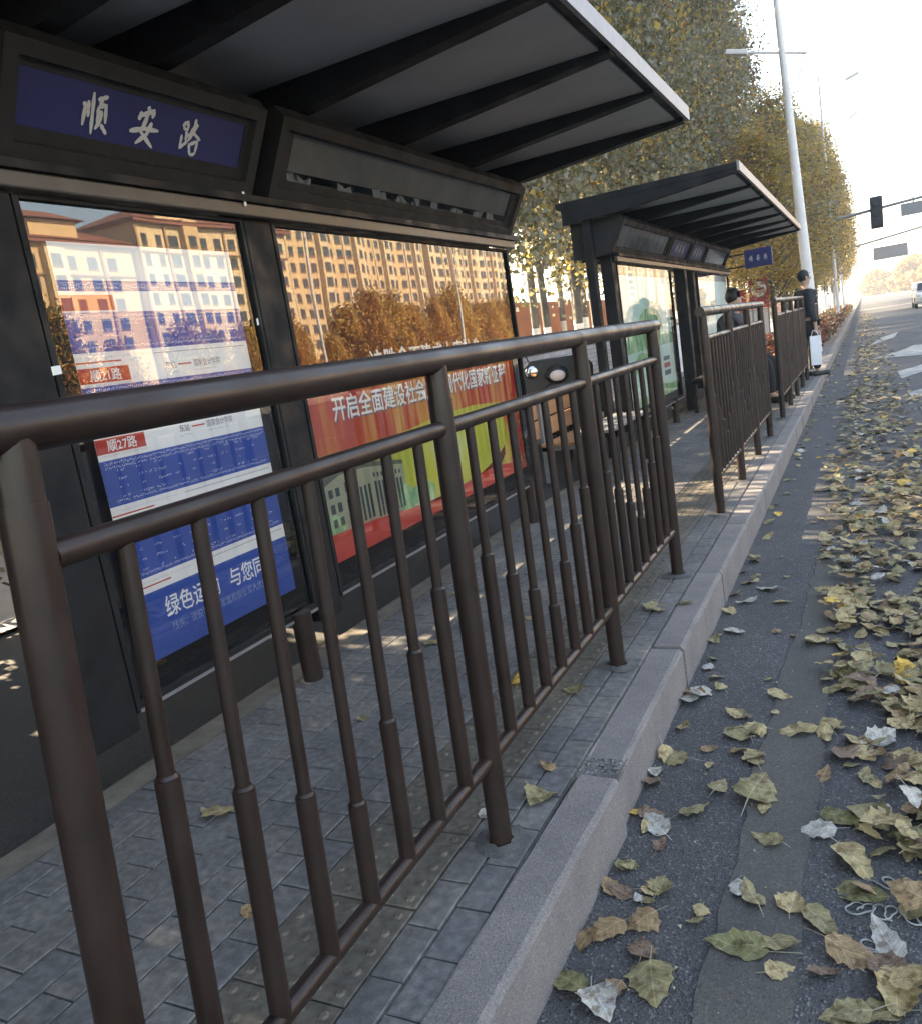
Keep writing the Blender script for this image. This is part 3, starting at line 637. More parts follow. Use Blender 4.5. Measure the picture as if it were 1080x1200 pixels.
# ---- near shelter
t1, fix1 = shelter(3.6, 'near bus shelter with the blue name board and route poster', 
    [name_box(1.668, 2.768, 1.735, 2.685, .09, .247), empty_box(2.871, 5.49, 2.985, 5.36, .075, .262, 1)],
    [(1.725, 2.736), (2.923, 5.505)], (0.10, 5.60, -0.016, 2.465),
    [(-1.345, 2.83, (.13, .17, .20), 2.0), (-1.345, 1.612, (.14, .21, .21), 2.0), (-1.50, 0.9, (.12, .12, 0), -2.33)],
    [(-1.265, 2.60), (-1.30, 5.33)], [0.14, 1.0, 1.84, 2.30 - .02, 3.08, 3.90, 4.74, 5.555], -1.66)
lightcase(t1, fix1, 1.722, 2.738, .262, 1.91, 1.745, 2.722, .30, 1.895)
lightcase(t1, fix1, 2.918, 5.51, .262, 1.91, 2.94, 5.485, .30, 1.895)
def tape(a, b, w, h, x=XP + .014):
    g = MB(); g.quad((x, a, b), (x, a + w, b + .004), (x, a + w, b + h), (x, a, b + h - .003)); fix1(g.build('tape_scrap', M['white'], t1))
tape(1.70, 1.375, .045, .03); tape(2.705, 1.945, .015, .06, -1.228); tape(2.70, 1.49, .012, .03)

# ---- route poster
PX = XP - .030
g = MB(); PY0, PY1 = 1.835, 2.665; PZ0, PZ1 = .384, 1.786
sheet(g, PY0, PY1, PZ0, PZ1, PX, 0)
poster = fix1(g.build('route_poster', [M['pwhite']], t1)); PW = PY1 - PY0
B_ = MB(); Wt = MB(); Rd = MB(); Gy = MB()
def blk(y0, y1, z0, z1, k, mb): sheet(mb, PY0 + PW * y0, PY0 + PW * y1, z0, z1, PX + .0006 * k, 0)
bands = [(1.634, 1.668, 0, ''), (1.438, 1.566, 1.630, '-'), (1.20, 1.328, 1.397, '顺21路'), (0.935, 1.088, 1.168, '顺27路'), (0.672, 0.845, 0, '')]
blk(0, 1, PZ0, 0.618, 1, B_)
for z0, z1, zh, nm in bands: blk(0, 1, z0, z1, 1, B_)
LETM = lambda y, z: Matrix.Translation((PX + .0016, y, z)) @ Matrix(((0, 0, 1, 0), (1, 0, 0, 0), (0, 1, 0, 0), (0, 0, 0, 1)))
rr = random.Random(3)
def ticks(z, y0, y1, h, dens, mb=Wt):
    y = PY0 + PW * y0
    while y < PY0 + PW * y1:
        w = h * rr.uniform(.45, .8)
        if rr.random() < dens:
            for q in range(3):
                a = y + rr.uniform(0, w * .5); b_ = z + rr.uniform(-h * .4, h * .4); mb.quad((PX + .0013, a, b_), (PX + .0013, a + w * rr.uniform(.2, .5), b_), (PX + .0013, a + w * rr.uniform(.2, .5), b_ + h * .18), (PX + .0013, a, b_ + h * .2))
        y += w * 1.15
for (z0, z1, zh, nm) in bands:
    zz = z1 - .012
    ticks(zz, .02, .98, .011, 1.0); ticks(z1 - .026, .02, .98, .010, .9); ticks(z0 + .014, .04, .97, .010, .95)
    if z1 - z0 < .06: continue
    for k in range(9):
        for q in range(4): ticks(z0 + .028 + (z1 - z0 - .065) * q / 3, .06 + .1 * k + rr.uniform(0, .03), .10 + .1 * k + rr.uniform(-.02, .05), .010, .7)
    if nm:
        blk(0.0, .25, zh - .058, zh - .008, 2, Rd); 
    # departure times line and arrow in the white gap under each band
    ticks(z0 - .017, .05, .36, .004, 1, Gy)
    Rd.quad((PX + .0012, PY0 + PW * .0, z0 - .034), (PX + .0012, PY0 + PW * .22, z0 - .034), (PX + .0012, PY0 + PW * .22, z0 - .029), (PX + .0012, PY0, z0 - .029))
    Gy.quad((PX + .0012, PY0 + PW * .4, z0 - .0185), (PX + .0012, PY0 + PW * .98, z0 - .0185), (PX + .0012, PY0 + PW * .98, z0 - .0165), (PX + .0012, PY0 + PW * .4, z0 - .0165))
def lt(mb, s_, h, y, z, w=None, bold=0.0): mb.add(*text_mb(s_, h, LETM(y, z), w, bold))
lt(Wt, '顺27路', .042, PY0 + PW * .055, 1.168 - .049, PW * .15, .0006); lt(Wt, '顺21路', .042, PY0 + PW * .055, 1.397 - .049, PW * .15, .0006)
for zz in (1.168, 1.397):
    lt(Gy, '东站', .030, PY0 + PW * .45, zz - .035, PW * .06); lt(Gy, '国家会计学院', .030, PY0 + PW * .62, zz - .035, PW * .17)
    Rd.quad((PX + .0013, PY0 + PW * .525, zz - .026), (PX + .0013, PY0 + PW * .605, zz - .026), (PX + .0013, PY0 + PW * .605, zz - .021), (PX + .0013, PY0 + PW * .525, zz - .021))
    ticks(zz - .05, .44, .52, .008, .9, Gy); ticks(zz - .05, .62, .76, .008, .9, Gy); ticks(zz - .066, .02, .25, .006, .95, Gy)
lt(Wt, '绿色运输', .082, PY0 + PW * .155, .515, PW * .33, .0008); lt(Wt, '与您同行', .082, PY0 + PW * .555, .515, PW * .33, .0008)
Pl = MB(); lt(Pl, '残疾、退役军人、军属和现役军人优先乘车', .036, PY0 + PW * .17, .458, PW * .70)
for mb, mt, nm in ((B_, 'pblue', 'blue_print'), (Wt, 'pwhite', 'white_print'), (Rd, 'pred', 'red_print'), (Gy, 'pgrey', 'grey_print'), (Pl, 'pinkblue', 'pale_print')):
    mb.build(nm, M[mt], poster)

# ---- red campaign poster
QY0, QY1, QZ0, QZ1 = 2.985, 5.40, .397, 1.80; QW = QY1 - QY0
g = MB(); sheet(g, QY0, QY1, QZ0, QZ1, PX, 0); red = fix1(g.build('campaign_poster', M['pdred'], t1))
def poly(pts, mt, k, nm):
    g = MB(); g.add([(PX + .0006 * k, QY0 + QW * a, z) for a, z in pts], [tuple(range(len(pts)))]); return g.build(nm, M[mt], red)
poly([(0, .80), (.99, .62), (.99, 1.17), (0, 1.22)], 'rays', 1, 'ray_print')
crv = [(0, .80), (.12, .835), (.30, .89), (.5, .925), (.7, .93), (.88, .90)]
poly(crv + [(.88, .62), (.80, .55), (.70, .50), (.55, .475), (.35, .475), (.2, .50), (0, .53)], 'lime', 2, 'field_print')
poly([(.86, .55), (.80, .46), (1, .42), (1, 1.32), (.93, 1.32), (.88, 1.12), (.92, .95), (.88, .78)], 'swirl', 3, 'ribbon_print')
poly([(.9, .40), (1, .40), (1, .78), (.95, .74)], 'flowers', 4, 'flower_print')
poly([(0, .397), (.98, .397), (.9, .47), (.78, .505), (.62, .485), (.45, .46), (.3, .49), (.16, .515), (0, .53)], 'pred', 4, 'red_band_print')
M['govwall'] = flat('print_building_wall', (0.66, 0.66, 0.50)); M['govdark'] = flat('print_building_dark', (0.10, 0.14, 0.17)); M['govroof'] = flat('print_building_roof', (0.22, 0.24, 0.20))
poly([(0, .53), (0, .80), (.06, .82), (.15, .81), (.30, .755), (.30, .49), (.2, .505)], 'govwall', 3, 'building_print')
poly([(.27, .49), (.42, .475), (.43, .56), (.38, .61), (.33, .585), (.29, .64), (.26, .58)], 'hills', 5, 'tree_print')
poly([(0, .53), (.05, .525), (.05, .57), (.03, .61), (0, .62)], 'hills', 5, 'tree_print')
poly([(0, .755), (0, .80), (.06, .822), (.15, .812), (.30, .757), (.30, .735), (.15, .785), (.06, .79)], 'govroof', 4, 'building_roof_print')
g = MB()
def wq(a0, a1, z0, z1): sheet(g, QY0 + QW * a0, QY0 + QW * a1, z0, z1, PX + .0031, 0)
for a in (.012, .035): wq(a, a + .014, .695, .735); wq(a, a + .014, .62, .665); wq(a, a + .014, .555, .595)
for a in (.068, .088): wq(a, a + .012, .70, .75); wq(a, a + .012, .615, .665); wq(a, a + .012, .545, .59)
for k in range(3): wq(.118 + .016 * k, .127 + .016 * k, .53, .70)
for k in range(8): wq(.175 + .0145 * k, .184 + .0145 * k, .515, .70 - .004 * k); wq(.175 + .0145 * k, .182 + .0145 * k, .722 - .004 * k, .744 - .004 * k)
g.build('building_window_print', M['govdark'], red)
g = MB(); LQ = lambda y, z, k=.0042: Matrix.Translation((PX + k, y, z)) @ Matrix(((0, 0, 1, 0), (1, 0, 0, 0), (0, 1, 0, 0), (0, 0, 0, 1)))
s2 = MB()
for (body, h, a, z, w) in (('决胜全面建成小康社会', .125, .24, 1.235, .56), ('开启全面建设社会主义现代化国家新征程', .125, .075, 1.045, .86)):
    g.add(*text_mb(body, h, LQ(QY0 + QW * a, z), QW * w, .0022)); s2.add(*text_mb(body, h, LQ(QY0 + QW * a + .008, z - .008, .0038), QW * w, .0022))
s2.build('lettering_edge', M['pgrey'], red); g.build('lettering', M['pwhite'], red)

# ---- far shelter
t2, fix2 = shelter(11.5, 'far bus shelter behind the second railing, with the green landscape poster',
    [empty_box(8.08, 10.49, 8.17, 10.38, .06, .26, 5, 'plastic'), name_box(10.54, 11.83, 10.62, 11.75, .06, .26, 8.98, 1.0), name_box(11.88, 13.04, 11.95, 12.97, .06, .26, 10.25, 1.0), empty_box(13.09, 15.2, 13.18, 15.1, .06, .26, 6, 'plastic')],
    [(8.375, 10.97), (12.87, 16.0)], (7.95, 15.85, -0.02, 2.465),
    [(-1.44, 8.04, (.085, .10, 0), -2.36), (-1.32, 11.78, (.15, .15, 0), -2.0), (-1.345, 8.29, (.12, .14, .22), 2.0), (-1.33, 12.6, (.1, .16, .22), 2.0), (-1.33, 14.6, (.03, .04, .3), 1.95), (-1.44, 15.7, (.13, .12, 0), -2.36)],
    [(-1.29, 10.45), (-1.29, 8.7), (-1.30, 13.1), (-1.30, 15.9)], [7.99, 9.1, 10.22, 11.34, 12.46, 13.58, 14.7, 15.81], -1.70)
lightcase(t2, fix2, 8.37, 10.975, .262, 1.91, 8.39, 10.95, .30, 1.895)
lightcase(t2, fix2, 12.87, 16.0, .262, 1.91, 12.89, 15.98, .30, 1.895)
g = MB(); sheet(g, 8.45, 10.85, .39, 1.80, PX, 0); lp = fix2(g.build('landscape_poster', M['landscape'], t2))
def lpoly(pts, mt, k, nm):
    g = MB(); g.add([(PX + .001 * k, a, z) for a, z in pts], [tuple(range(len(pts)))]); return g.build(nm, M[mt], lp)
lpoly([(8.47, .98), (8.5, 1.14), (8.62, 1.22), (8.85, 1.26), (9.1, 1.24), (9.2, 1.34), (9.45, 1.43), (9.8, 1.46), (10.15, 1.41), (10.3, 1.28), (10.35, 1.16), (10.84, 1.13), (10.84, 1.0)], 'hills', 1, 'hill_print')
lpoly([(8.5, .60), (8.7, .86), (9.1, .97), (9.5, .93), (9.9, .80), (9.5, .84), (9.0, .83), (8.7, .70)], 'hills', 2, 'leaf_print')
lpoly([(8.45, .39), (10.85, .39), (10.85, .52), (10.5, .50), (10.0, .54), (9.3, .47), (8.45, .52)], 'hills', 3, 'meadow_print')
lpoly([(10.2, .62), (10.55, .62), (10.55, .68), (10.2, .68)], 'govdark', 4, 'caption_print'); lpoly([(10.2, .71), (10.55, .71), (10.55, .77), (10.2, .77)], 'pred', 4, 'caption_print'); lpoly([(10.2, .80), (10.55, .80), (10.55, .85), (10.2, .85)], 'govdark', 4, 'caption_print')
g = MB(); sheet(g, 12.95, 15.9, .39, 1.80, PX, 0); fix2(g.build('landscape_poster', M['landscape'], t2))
# bench inside the far shelter and one beside the near shelter
def bench(y0, y1, x, label, top, back, h=0.0):
    t = thing('bench', (x, (y0 + y1) / 2, 0), label, 'bench'); L = (y1 - y0) / 2
    for k in range(3):
        g = MB(); g.box((-.17 + .12 * k, -L, .43 - h), (-.07 + .12 * k, L, .46 - h), 0, .006); g.build('seat_slat', M[top], t)
    if back:
        for k in range(2):
            g = MB(); g.box((-.235, -L, .385 + .18 * k), (-.205, L, .545 + .18 * k), 0, .006); g.build('back_slat', M['wood'], t)
    for s in (-1, 1):
        g = MB(); g.box((-.2, s * (L - .12) - .03, -.04), (-.15, s * (L - .12) + .03, .428 - h)); g.box((.12, s * (L - .12) - .03, -.04), (.17, s * (L - .12) + .03, .428 - h)); g.box((-.2, s * (L - .12) - .03, .38 - h), (.17, s * (L - .12) + .03, .426 - h))
        if back: g.box((-.204, s * (L - .12) - .02, .43 - h), (-.175, s * (L - .12) + .02, .72))
        g.build('bench_leg', M['steel' if back else 'frame'], t)
    return t
bench(6.95, 8.2, -1.62, 'bench with two orange wooden back boards between the two shelters', 'wood', True, .12)
bench(6.6, 7.9, -1.18, 'plain pale metal bench seen through the nearest railing', 'steel', False)
bench(11.2, 13.6, -1.02, 'low dark bench where the seated person rests inside the far shelter', 'frame', False)
# blue hanging name board at the end of the far shelter
hb = thing('hanging_sign', (-.80, 16.6, 2.16), 'small blue name board hanging beyond the far shelter roof', 'sign')
g = MB(); g.box((-.24, -.03, -.165), (.24, .03, .165), 0, .006); g.build('board', M['signblue'], hb)
g = MB(); g.tube([(-.24, 0, .11), (-.62, 0, .11)], .014, 8); g.tube([(-.24, 0, -.11), (-.62, 0, -.11)], .014, 8); g.tube([(-.62, 0, -2.2), (-.62, 0, .2)], .03, 10); g.build('bracket', M['frame'], hb)
for a_, b_ in ((0, 9), (9, 15), (15, 28)):
    g = MB()
    for q_, (s_, w) in enumerate(list(zip(STROKES, WID))[a_:b_]): stroke(g, [(p[0], p[1]) for p in s_], w, lambda y, v: Vector(((y - 2.21) * .62, -.032 - .0002 * q_, (v - .165) * .9)))
    g.build('character', M['lettergrey'], hb)

# ------------------------------------------------------------------ vehicles and small things behind
def scooter(x, y, rz, label, apron, sc_=1.0):
    t = thing('electric_scooter', (x, y, -.05), label, 'scooter', None, rz)
    for yy in (-.45, .72):
        g = MB(); ring = []
        pts = [(0, yy + .2 * math.cos(a * math.pi / 10), .22 + .2 * math.sin(a * math.pi / 10)) for a in range(21)]
        g.tube(pts, .042, 8); w = g.build('wheel', M['rubber'], t)
        g = MB(); g.tube([(-.03, yy, .22), (.03, yy, .22)], .12, 14); g.build('rim', M['chrome'], w)
    g = MB(); g.prism([(-.36, .34), (-.2, .42), (.0, .36), (.35, .32), (.62, .50), (.85, .62), (.80, .72), (.30, .74), (.16, .60), (-.08, .40), (-.2, .80), (-.3, .84), (-.44, .40)], 0, -.13, .13); bevelmod(g.build('body', M['blackplastic'], t), .03, 3)
    g = MB(); g.box((-.14, .25, .73), (.14, .80, .80), 0, .03); g.build('seat', M['rubber'], t)
    g = MB(); g.tube([(0, -.42, .3), (0, -.30, .80), (0, -.24, 1.0)], .03, 10); g.tube([(-.32, -.18, 1.03), (-.15, -.25, 1.0), (.15, -.25, 1.0), (.32, -.18, 1.03)], .016, 8); g.build('handlebar', M['chrome'], t)
    g = MB(); g.ball((0, -.36, .96), (.13, .09, .10)); g.build('headlight_cowl', M['blackplastic'], t)
    g = MB(); g.ball((0, -.44, .95), (.085, .03, .06)); g.build('headlight', M['headlens'], t)
    g = MB(); g.prism([(-.2, .30), (.2, .30), (.22, .72), (.12, .86), (-.12, .86), (-.22, .72)], 1, -.415, -.36); bevelmod(g.build('front_shield', M['blackplastic'], t), .02, 2)
    g = MB(); g.box((-.13, -.43, .62), (.13, -.412, .80), 0, .01); g.build('front_panel', M['redlamp'], t)
    if apron:
        g = MB(); g.prism([(-.38, .30), (.36, .30), (.40, 1.02), (.30, 1.14), (-.28, 1.14), (-.40, 1.0)], 1, -.34, -.30); bevelmod(g.build('wind_apron', M['blackplastic'], t), .03, 3)
        for sx in (-1, 1):
            g = MB(); g.ball((sx * .26, -.36, 1.02), (.075, .02, .07)); g.build('reflector', M['chrome'], t)
    for sx in (-1, 1):
        g = MB(); g.tube([(sx * .24, -.22, 1.02), (sx * .30, -.20, 1.22)], .008, 6); mm = g.build('mirror', M['blackplastic'], t)
        g = MB(); g.ball((sx * .30, -.2, 1.26), (.06, .015, .05)); g.build('mirror_glass', M['blackplastic'], mm)
    g = MB(); g.box((-.07, .86, .60), (.07, .90, .68), 0, .01); g.build('tail_light', M['redlamp'], t)
    return t
s1 = scooter(-2.22, 8.75, R(24), 'black electric scooter with a quilted wind apron facing the street, beside the red poster', True)
s1.scale = (1.0, 1.0, .98)
s3 = scooter(-2.62, 11.0, R(150), 'smaller scooter with a red tail lamp parked behind the black one', False)
s3.scale = (.72, .72, .72)

# pale brick wall
bw = thing('brick_wall', (-3.25, 20, 0), 'low pale brick wall running behind the scooters and benches', 'wall')
g = MB(); g.box((-.11, -16.4, -.1), (.085, 25, 1.16)); g.build('wall_core', M['mortar'], bw)
g = MB(); g.box((-.13, -16.45, 1.162), (.12, 25, 1.21), 0); g.build('coping', M['concrete'], bw)
g = MB(); r = random.Random(2)
for k in range(17):
    z = -.02 + k * .069; y = -16.3 + (.12 if k % 2 else 0)
    while y < 10:
        d = r.uniform(.0, .005); g.box((.085, y + .005, z + .005), (.096 + d, y + .235, z + .064), r.randrange(3)); y += .24
o = g.build('bricks', M['wallbrick'], bw); o['kind'] = 'stuff'
g = MB(); g.box((-9.2, -10, -.1), (-9, 140, 2.5)); g.box((-9.25, -10, 2.5), (-8.95, 140, 2.6))
tag(g.build('boundary_wall', M['redwall']), 'orange rendered boundary wall glimpsed between the tree trunks', 'wall')

# red sign boards
def redboard(x, y, w, z0, z1, label, arrow):
    t = thing('red_sign', (x, y, 0), label, 'sign')
    g = MB(); g.box((-w / 2, -.03, z0), (w / 2, .03, z1), 0, .01); g.build('board', M['signred'], t)
    g = MB(); g.box((-w / 2 + .03, .031, -.05), (-w / 2 + .08, .08, z1 - .1)); g.box((w / 2 - .08, .031, -.05), (w / 2 - .03, .08, z1 - .1)); g.build('sign_leg', M['steel'], t)
    zc = z1 - .32
    if arrow:
        g = MB(); g.add([(.22 * math.cos(k * math.pi / 14), -.034, zc + .22 * math.sin(k * math.pi / 14)) for k in range(28)], [tuple(range(28))]); g.build('disc', M['white'], t)
        g = MB(); g.add([(a, -.038, zc + b) for a, b in ((-.17, 0), (-.03, .12), (.0, .10), (-.07, .035), (.16, .035), (.16, -.035), (-.07, -.035), (0, -.10), (-.03, -.12))], [tuple(range(9))]); g.build('arrow', M['signred'], t)
        for q in (-.13, .02):
            g = MB(); g.box((q, -.036, z0 + .05), (q + .10, -.031, z0 + .16)); g.build('lettering', M['white'], t)
    else:
        g = MB(); g.tube([(.1 + .11 * math.cos(a), -.036, zc + .02 + .11 * math.sin(a)) for a in np.linspace(.8, 5.4, 14)], .022, 6); g.build('lettering', M['white'], t)
redboard(-1.90, 26.6, .56, 1.25, 2.12, 'red sign board with a white disc and left arrow', True)
redboard(-2.55, 26.8, .52, 1.15, 1.86, 'red board with a white curved letter, left of the arrow sign', False)

# street lamps
def lamp(x, y, h, label, lean, arm, grp='tall street lamps', r=.10):
    t = thing('street_lamp', (x, y, -.05), label, 'street lamp', grp)
    g = MB(); g.tube([(0, 0, 0), (lean * .5, 0, h * .5), (lean, 0, h)], [r, r * .72, r * .42], 14); g.build('pole', M['polepaint'], t)
    for (a, b, c, hl, br) in arm:
        A = Vector(a); B = Vector(b)
        g = MB(); g.tube([A, B], .028, 8)
        if br: g.tube([Vector(br[0]), (Vector(br[0]) + Vector(br[1])) / 2 + Vector((.1, 0, -.18)), Vector(br[1])], .016, 6)
        ao = g.build('arm', M['polepaint'], t)
        d = (B - A).normalized() if c > 0 else (A - B).normalized(); P = B if c > 0 else A
        g = MB(); side = d.cross(Vector((0, 0, 1))).normalized(); u = side.cross(d)
        mt = Matrix((d, side, u)).transposed().to_4x4(); mt.translation = P
        g.box((0, -.11, -.055), (hl, .11, .055), 0, .02, mt); g.build('lamp_head', M['polepaint'], ao)
    return t
lamp(-.215, 22, 8.6, 'tall pale street lamp rising behind the far shelter, with a long cross arm', -.33, [((-1.0, 0, 7.13), (.25, 0, 6.77), -1, .50, ((.17, 0, 6.78), (-.26, 0, 6.2)))], None, .145)
for y_, lx in ((45, -.28), (60, -.35)):
    lamp(lx, y_, 11.75 + (y_ - 45) * .06, 'thin street lamp above the tree tops beyond the tall pale lamp', -.2, [((-.75 + (y_ - 45) * .03, 0, 10.48 + (y_ - 45) * .04), (.95, 0, 10.92 + (y_ - 45) * .06), 1, .55, ((.35, 0, 10.75 + (y_ - 45) * .05), (-.1, 0, 9.9 + (y_ - 45) * .05)))], 'distant street lamps above the trees', .09)

# traffic light gantry and road sign gantry
t = thing('traffic_signal', (-1.3, 41, ZR), 'dark traffic light hanging from a gantry arm over the road', 'traffic light')
g = MB(); g.tube([(0, 0, 0), (0, 0, 5.6)], [.12, .10], 12); g.build('pole', M['steel'], t)
g = MB(); g.tube([(0, 0, 4.55), (4, 0, 4.85), (9, 0, 5.15)], [.07, .06, .05], 10)
g.build('arm', M['steel'], t)
g = MB(); g.box((2.60, -.35, 3.95), (3.08, -.1, 5.25), 0, .03); b = g.build('signal_housing', M['blackplastic'], t)
for k in range(3):
    g = MB(); g.tube([(2.84, -.36, 4.2 + .4 * k), (2.84, -.48, 4.2 + .4 * k)], .15, 14); g.build('lamp_hood', M['blackplastic'], b)
g = MB(); g.box((3.75, -.08, 4.25), (6.1, -.04, 4.75)); g.build('sign_panel', M['steel'], t)
g = MB()
for xx in (4.2, 5.4): g.box((xx, -.03, 4.3), (xx + .05, .03, 5.0))
g.build('hanger', M['steel'], t)
t = thing('sign_gantry', (-1.5, 78, ZR), 'distant gantry with a pale rectangular road sign over the far carriageway', 'gantry')
g = MB(); g.tube([(0, 0, 0), (0, 0, 7)], [.16, .12], 12); g.build('pole', M['steel'], t)
g = MB(); g.tube([(0, 0, 4.9), (12, 0, 6.4)], [.09, .07], 10); g.build('arm', M['steel'], t)
g = MB(); g.box((3.2, -.1, 3.75), (5.7, -.05, 4.75)); g.build('sign_panel', M['steel'], t)
g = MB(); g.box((3.8, -.05, 4.75), (3.87, 0, 5.5)); g.box((5.1, -.05, 4.75), (5.17, 0, 5.6)); g.build('hanger', M['steel'], t)

# car at the right edge
def car(x, y, label):
    t = thing('parked_car', (x, y, ZR), label, 'car')
    g = MB(); P = [(-2.1, .35), (-2.15, .62), (-1.95, .85), (-1.2, .95), (-.6, 1.42), (.9, 1.45), (1.6, 1.0), (2.05, .92), (2.1, .40), (1.9, .25), (-1.95, .25)]
    g.prism(P, 0, -.85, .85); bevelmod(g.build('body', M['carpaint'], t), .08, 3)
    g = MB(); g.quad((-.70, -1.215, 1.0), (.70, -1.215, 1.0), (.62, -.66, 1.40), (-.62, -.66, 1.40)); g.build('windscreen', M['carglass'], t)
    for s in (-1, 1):
        g = MB(); g.add([(s * .856, a, b) for a, b in ((-1.05, .97), (-.55, 1.36), (.85, 1.38), (1.35, 1.0))], [(0, 1, 2, 3)]); g.build('side_window', M['carglass'], t)
        g = MB(); g.box((s * .70 - .13, -2.17, .66), (s * .70 + .13, -2.08, .78), 0, .02); g.build('headlight', M['headlens'], t)
        for yy in (-1.3, 1.3):
            g = MB(); g.tube([(s * .70, yy, .32), (s * .87, yy, .32)], .32, 18); w = g.build('wheel', M['rubber'], t)
            g = MB(); g.tube([(s * .86, yy, .32), (s * .875, yy, .32)], .2, 14); g.build('rim', M['chrome'], w)
    g = MB(); g.box((-.5, -2.18, .42), (.5, -2.12, .60)); g.build('grille', M['blackplastic'], t)
    return t
car(4.32, 57, 'cream car coming along the road at the right edge')

# ------------------------------------------------------------------ trees
def crown_mesh(name, h0, h1, rad, n, seed, weights, ls=0.10, mats=CR, bare=0.0):
    r = np.random.default_rng(seed)
    # branch clusters: points along rising limbs, leaves in tufts round them
    nc = max(30, n // 62)
    cz = h0 + (h1 - h0) * r.random(nc) ** .85
    f = (cz - h0) / (h1 - h0)
    prof = rad * np.clip(np.minimum(.45 + 2.2 * f, 1.25 * (1 - f) ** .6 + .12), .12, 1.0)
    a = r.random(nc) * 2 * np.pi; rr_ = prof * np.sqrt(r.random(nc)) * (0.85 + .3 * r.random(nc))
    C = np.stack([rr_ * np.cos(a), rr_ * np.sin(a), cz], 1)
    size = .16 + .32 * r.random(nc)
    wsel = r.choice(len(weights), nc, p=np.array(weights) / sum(weights))
    ci = r.integers(0, nc, n)
    P = C[ci] + np.clip(r.normal(0, 1, (n, 3)), -1.7, 1.7) * size[ci][:, None] * np.array([1, 1, 1.25])
    mi = wsel[ci]; flip = r.random(n) < .35; mi = np.where(flip, r.choice(len(weights), n, p=np.array(weights) / sum(weights)), mi)
    u = r.normal(0, 1, (n, 3)); u[:, 2] -= .5; u /= np.linalg.norm(u, axis=1)[:, None]
    w = np.cross(u, r.normal(0, 1, (n, 3))); w /= np.linalg.norm(w, axis=1)[:, None]
    s = (ls * (.6 + .8 * r.random(n)))[:, None]
    nn_ = np.cross(u, w) * s * .18
    V = np.stack([P, P + u * s * .5 + w * s * .42 + nn_, P + u * s, P + u * s * .5 - w * s * .42 + nn_], 1).reshape(-1, 3)
    me = bpy.data.meshes.new(name); me.vertices.add(4 * n); me.loops.add(4 * n); me.polygons.add(n)
    me.vertices.foreach_set('co', V.ravel()); me.loops.foreach_set('vertex_index', np.arange(4 * n)); me.polygons.foreach_set('loop_start', np.arange(n) * 4)
    for mt in mats: me.materials.append(mt)
    me.polygons.foreach_set('material_index', mi.astype(np.int32)); me.update(calc_edges=True); me.validate()
    return me, C
def trunk_mesh(name, h, r0, seed, C, lime=1.72, nb=40):
    r = random.Random(seed); g = MB()
    bend = [(r.uniform(-.05, .05) * k, r.uniform(-.05, .05) * k) for k in range(9)]
    P = lambda f: Vector((bend[min(8, int(f * 8))][0] * f * 1.2, bend[min(8, int(f * 8))][1] * f * 1.2, h * f))
    fl = lime / h
    g.tube([(0, 0, -.1), (0, 0, lime * .5), (0, 0, lime)], [r0 * 1.15, r0, r0 * .95], 10, 1, False)
    pts = [Vector((0, 0, lime))] + [Vector((bend[k][0] * .35, bend[k][1] * .35, lime + (h - lime) * k / 8)) for k in range(1, 9)]
    rs = [r0 * .95 * (1 - .88 * k / 8) for k in range(9)]
    g.tube(pts, rs, 9, 0)
    idx = r.sample(range(len(C)), min(nb, len(C)))
    for i in idx:
        c = Vector(C[i]); zb = max(lime * 1.2, c.z - math.hypot(c.x, c.y) * 1.3 - .3)
        k = min(8, max(0, (zb - lime) / (h - lime) * 8)); b = pts[int(k)].lerp(pts[min(8, int(k) + 1)], k - int(k))
        g.tube([b, b.lerp(c, .5) + Vector((0, 0, .12)), c], [rs[int(k)] * .42 + .006, rs[int(k)] * .25 + .005, .004], 5, 0)
    return g.mesh(name, [M['bark'], M['limed']])
variants = []
specs = [  # h0, h1, radius, leaves, weights(green, silver, yellow, rust)
    (2.9, 15.0, 1.7, 17000, (5, 4, 1.9, .15)), (2.8, 16.5, 1.9, 18000, (5, 4.5, 1.5, .2)), (4.3, 14.0, 1.6, 15000, (4, 3.5, 2.2, .2)), (4.2, 15.5, 1.8, 16000, (4, 4, 1.6, .8))]
for i, (h0, h1, rad, n, wts) in enumerate(specs):
    cm, C = crown_mesh('crown', h0, h1, rad, n, 20 + i, wts, .105)
    variants.append((cm, trunk_mesh('trunk', h1 * .93, .085 + .01 * i, i, C)))
fm, C = crown_mesh('crown', 2.6, 11.5, 2.0, 17000, 40, (3.0, 3, 4.4, .3), .105); far_v = [(fm, trunk_mesh('trunk', 10.6, .10, 9, C))]
fm, C = crown_mesh('crown', 2.9, 13.0, 2.1, 17000, 41, (4, 4.5, 1.5, .3), .105); far_v.append((fm, trunk_mesh('trunk', 12, .11, 10, C)))
fm, C = crown_mesh('crown', 2.9, 12.0, 2.0, 17000, 42, (1, 1.2, 6, .4), .105); far_v.append((fm, trunk_mesh('trunk', 11, .11, 12, C)))
def tree(x, y, v, label, group, s=1.0, tilt=0.0):
    t = thing('poplar_tree', (x, y, -.03), label, 'tree', group, random.uniform(0, 6.28)); t.scale = (s, s, s * random.uniform(.92, 1.08))
    t.rotation_euler = (random.uniform(-tilt, tilt), random.uniform(-tilt, tilt), random.uniform(0, 6.28))
    link('trunk', v[1], t); link('crown', v[0], t); return t
L1 = 'tall grey-green poplar with a lime-washed trunk in the dense row behind the pale brick wall'; G1 = 'poplars behind the brick wall'
y = -9.0; k = 0
while y < 46:
    tree(-4.35 + random.uniform(-.35, .35), y, variants[k % 2], L1, G1, random.uniform(.85, 1.05), .03); k += 1
    y += random.uniform(1.5, 2.1) if y < 24 else random.uniform(2.6, 3.4)
y = -8.0
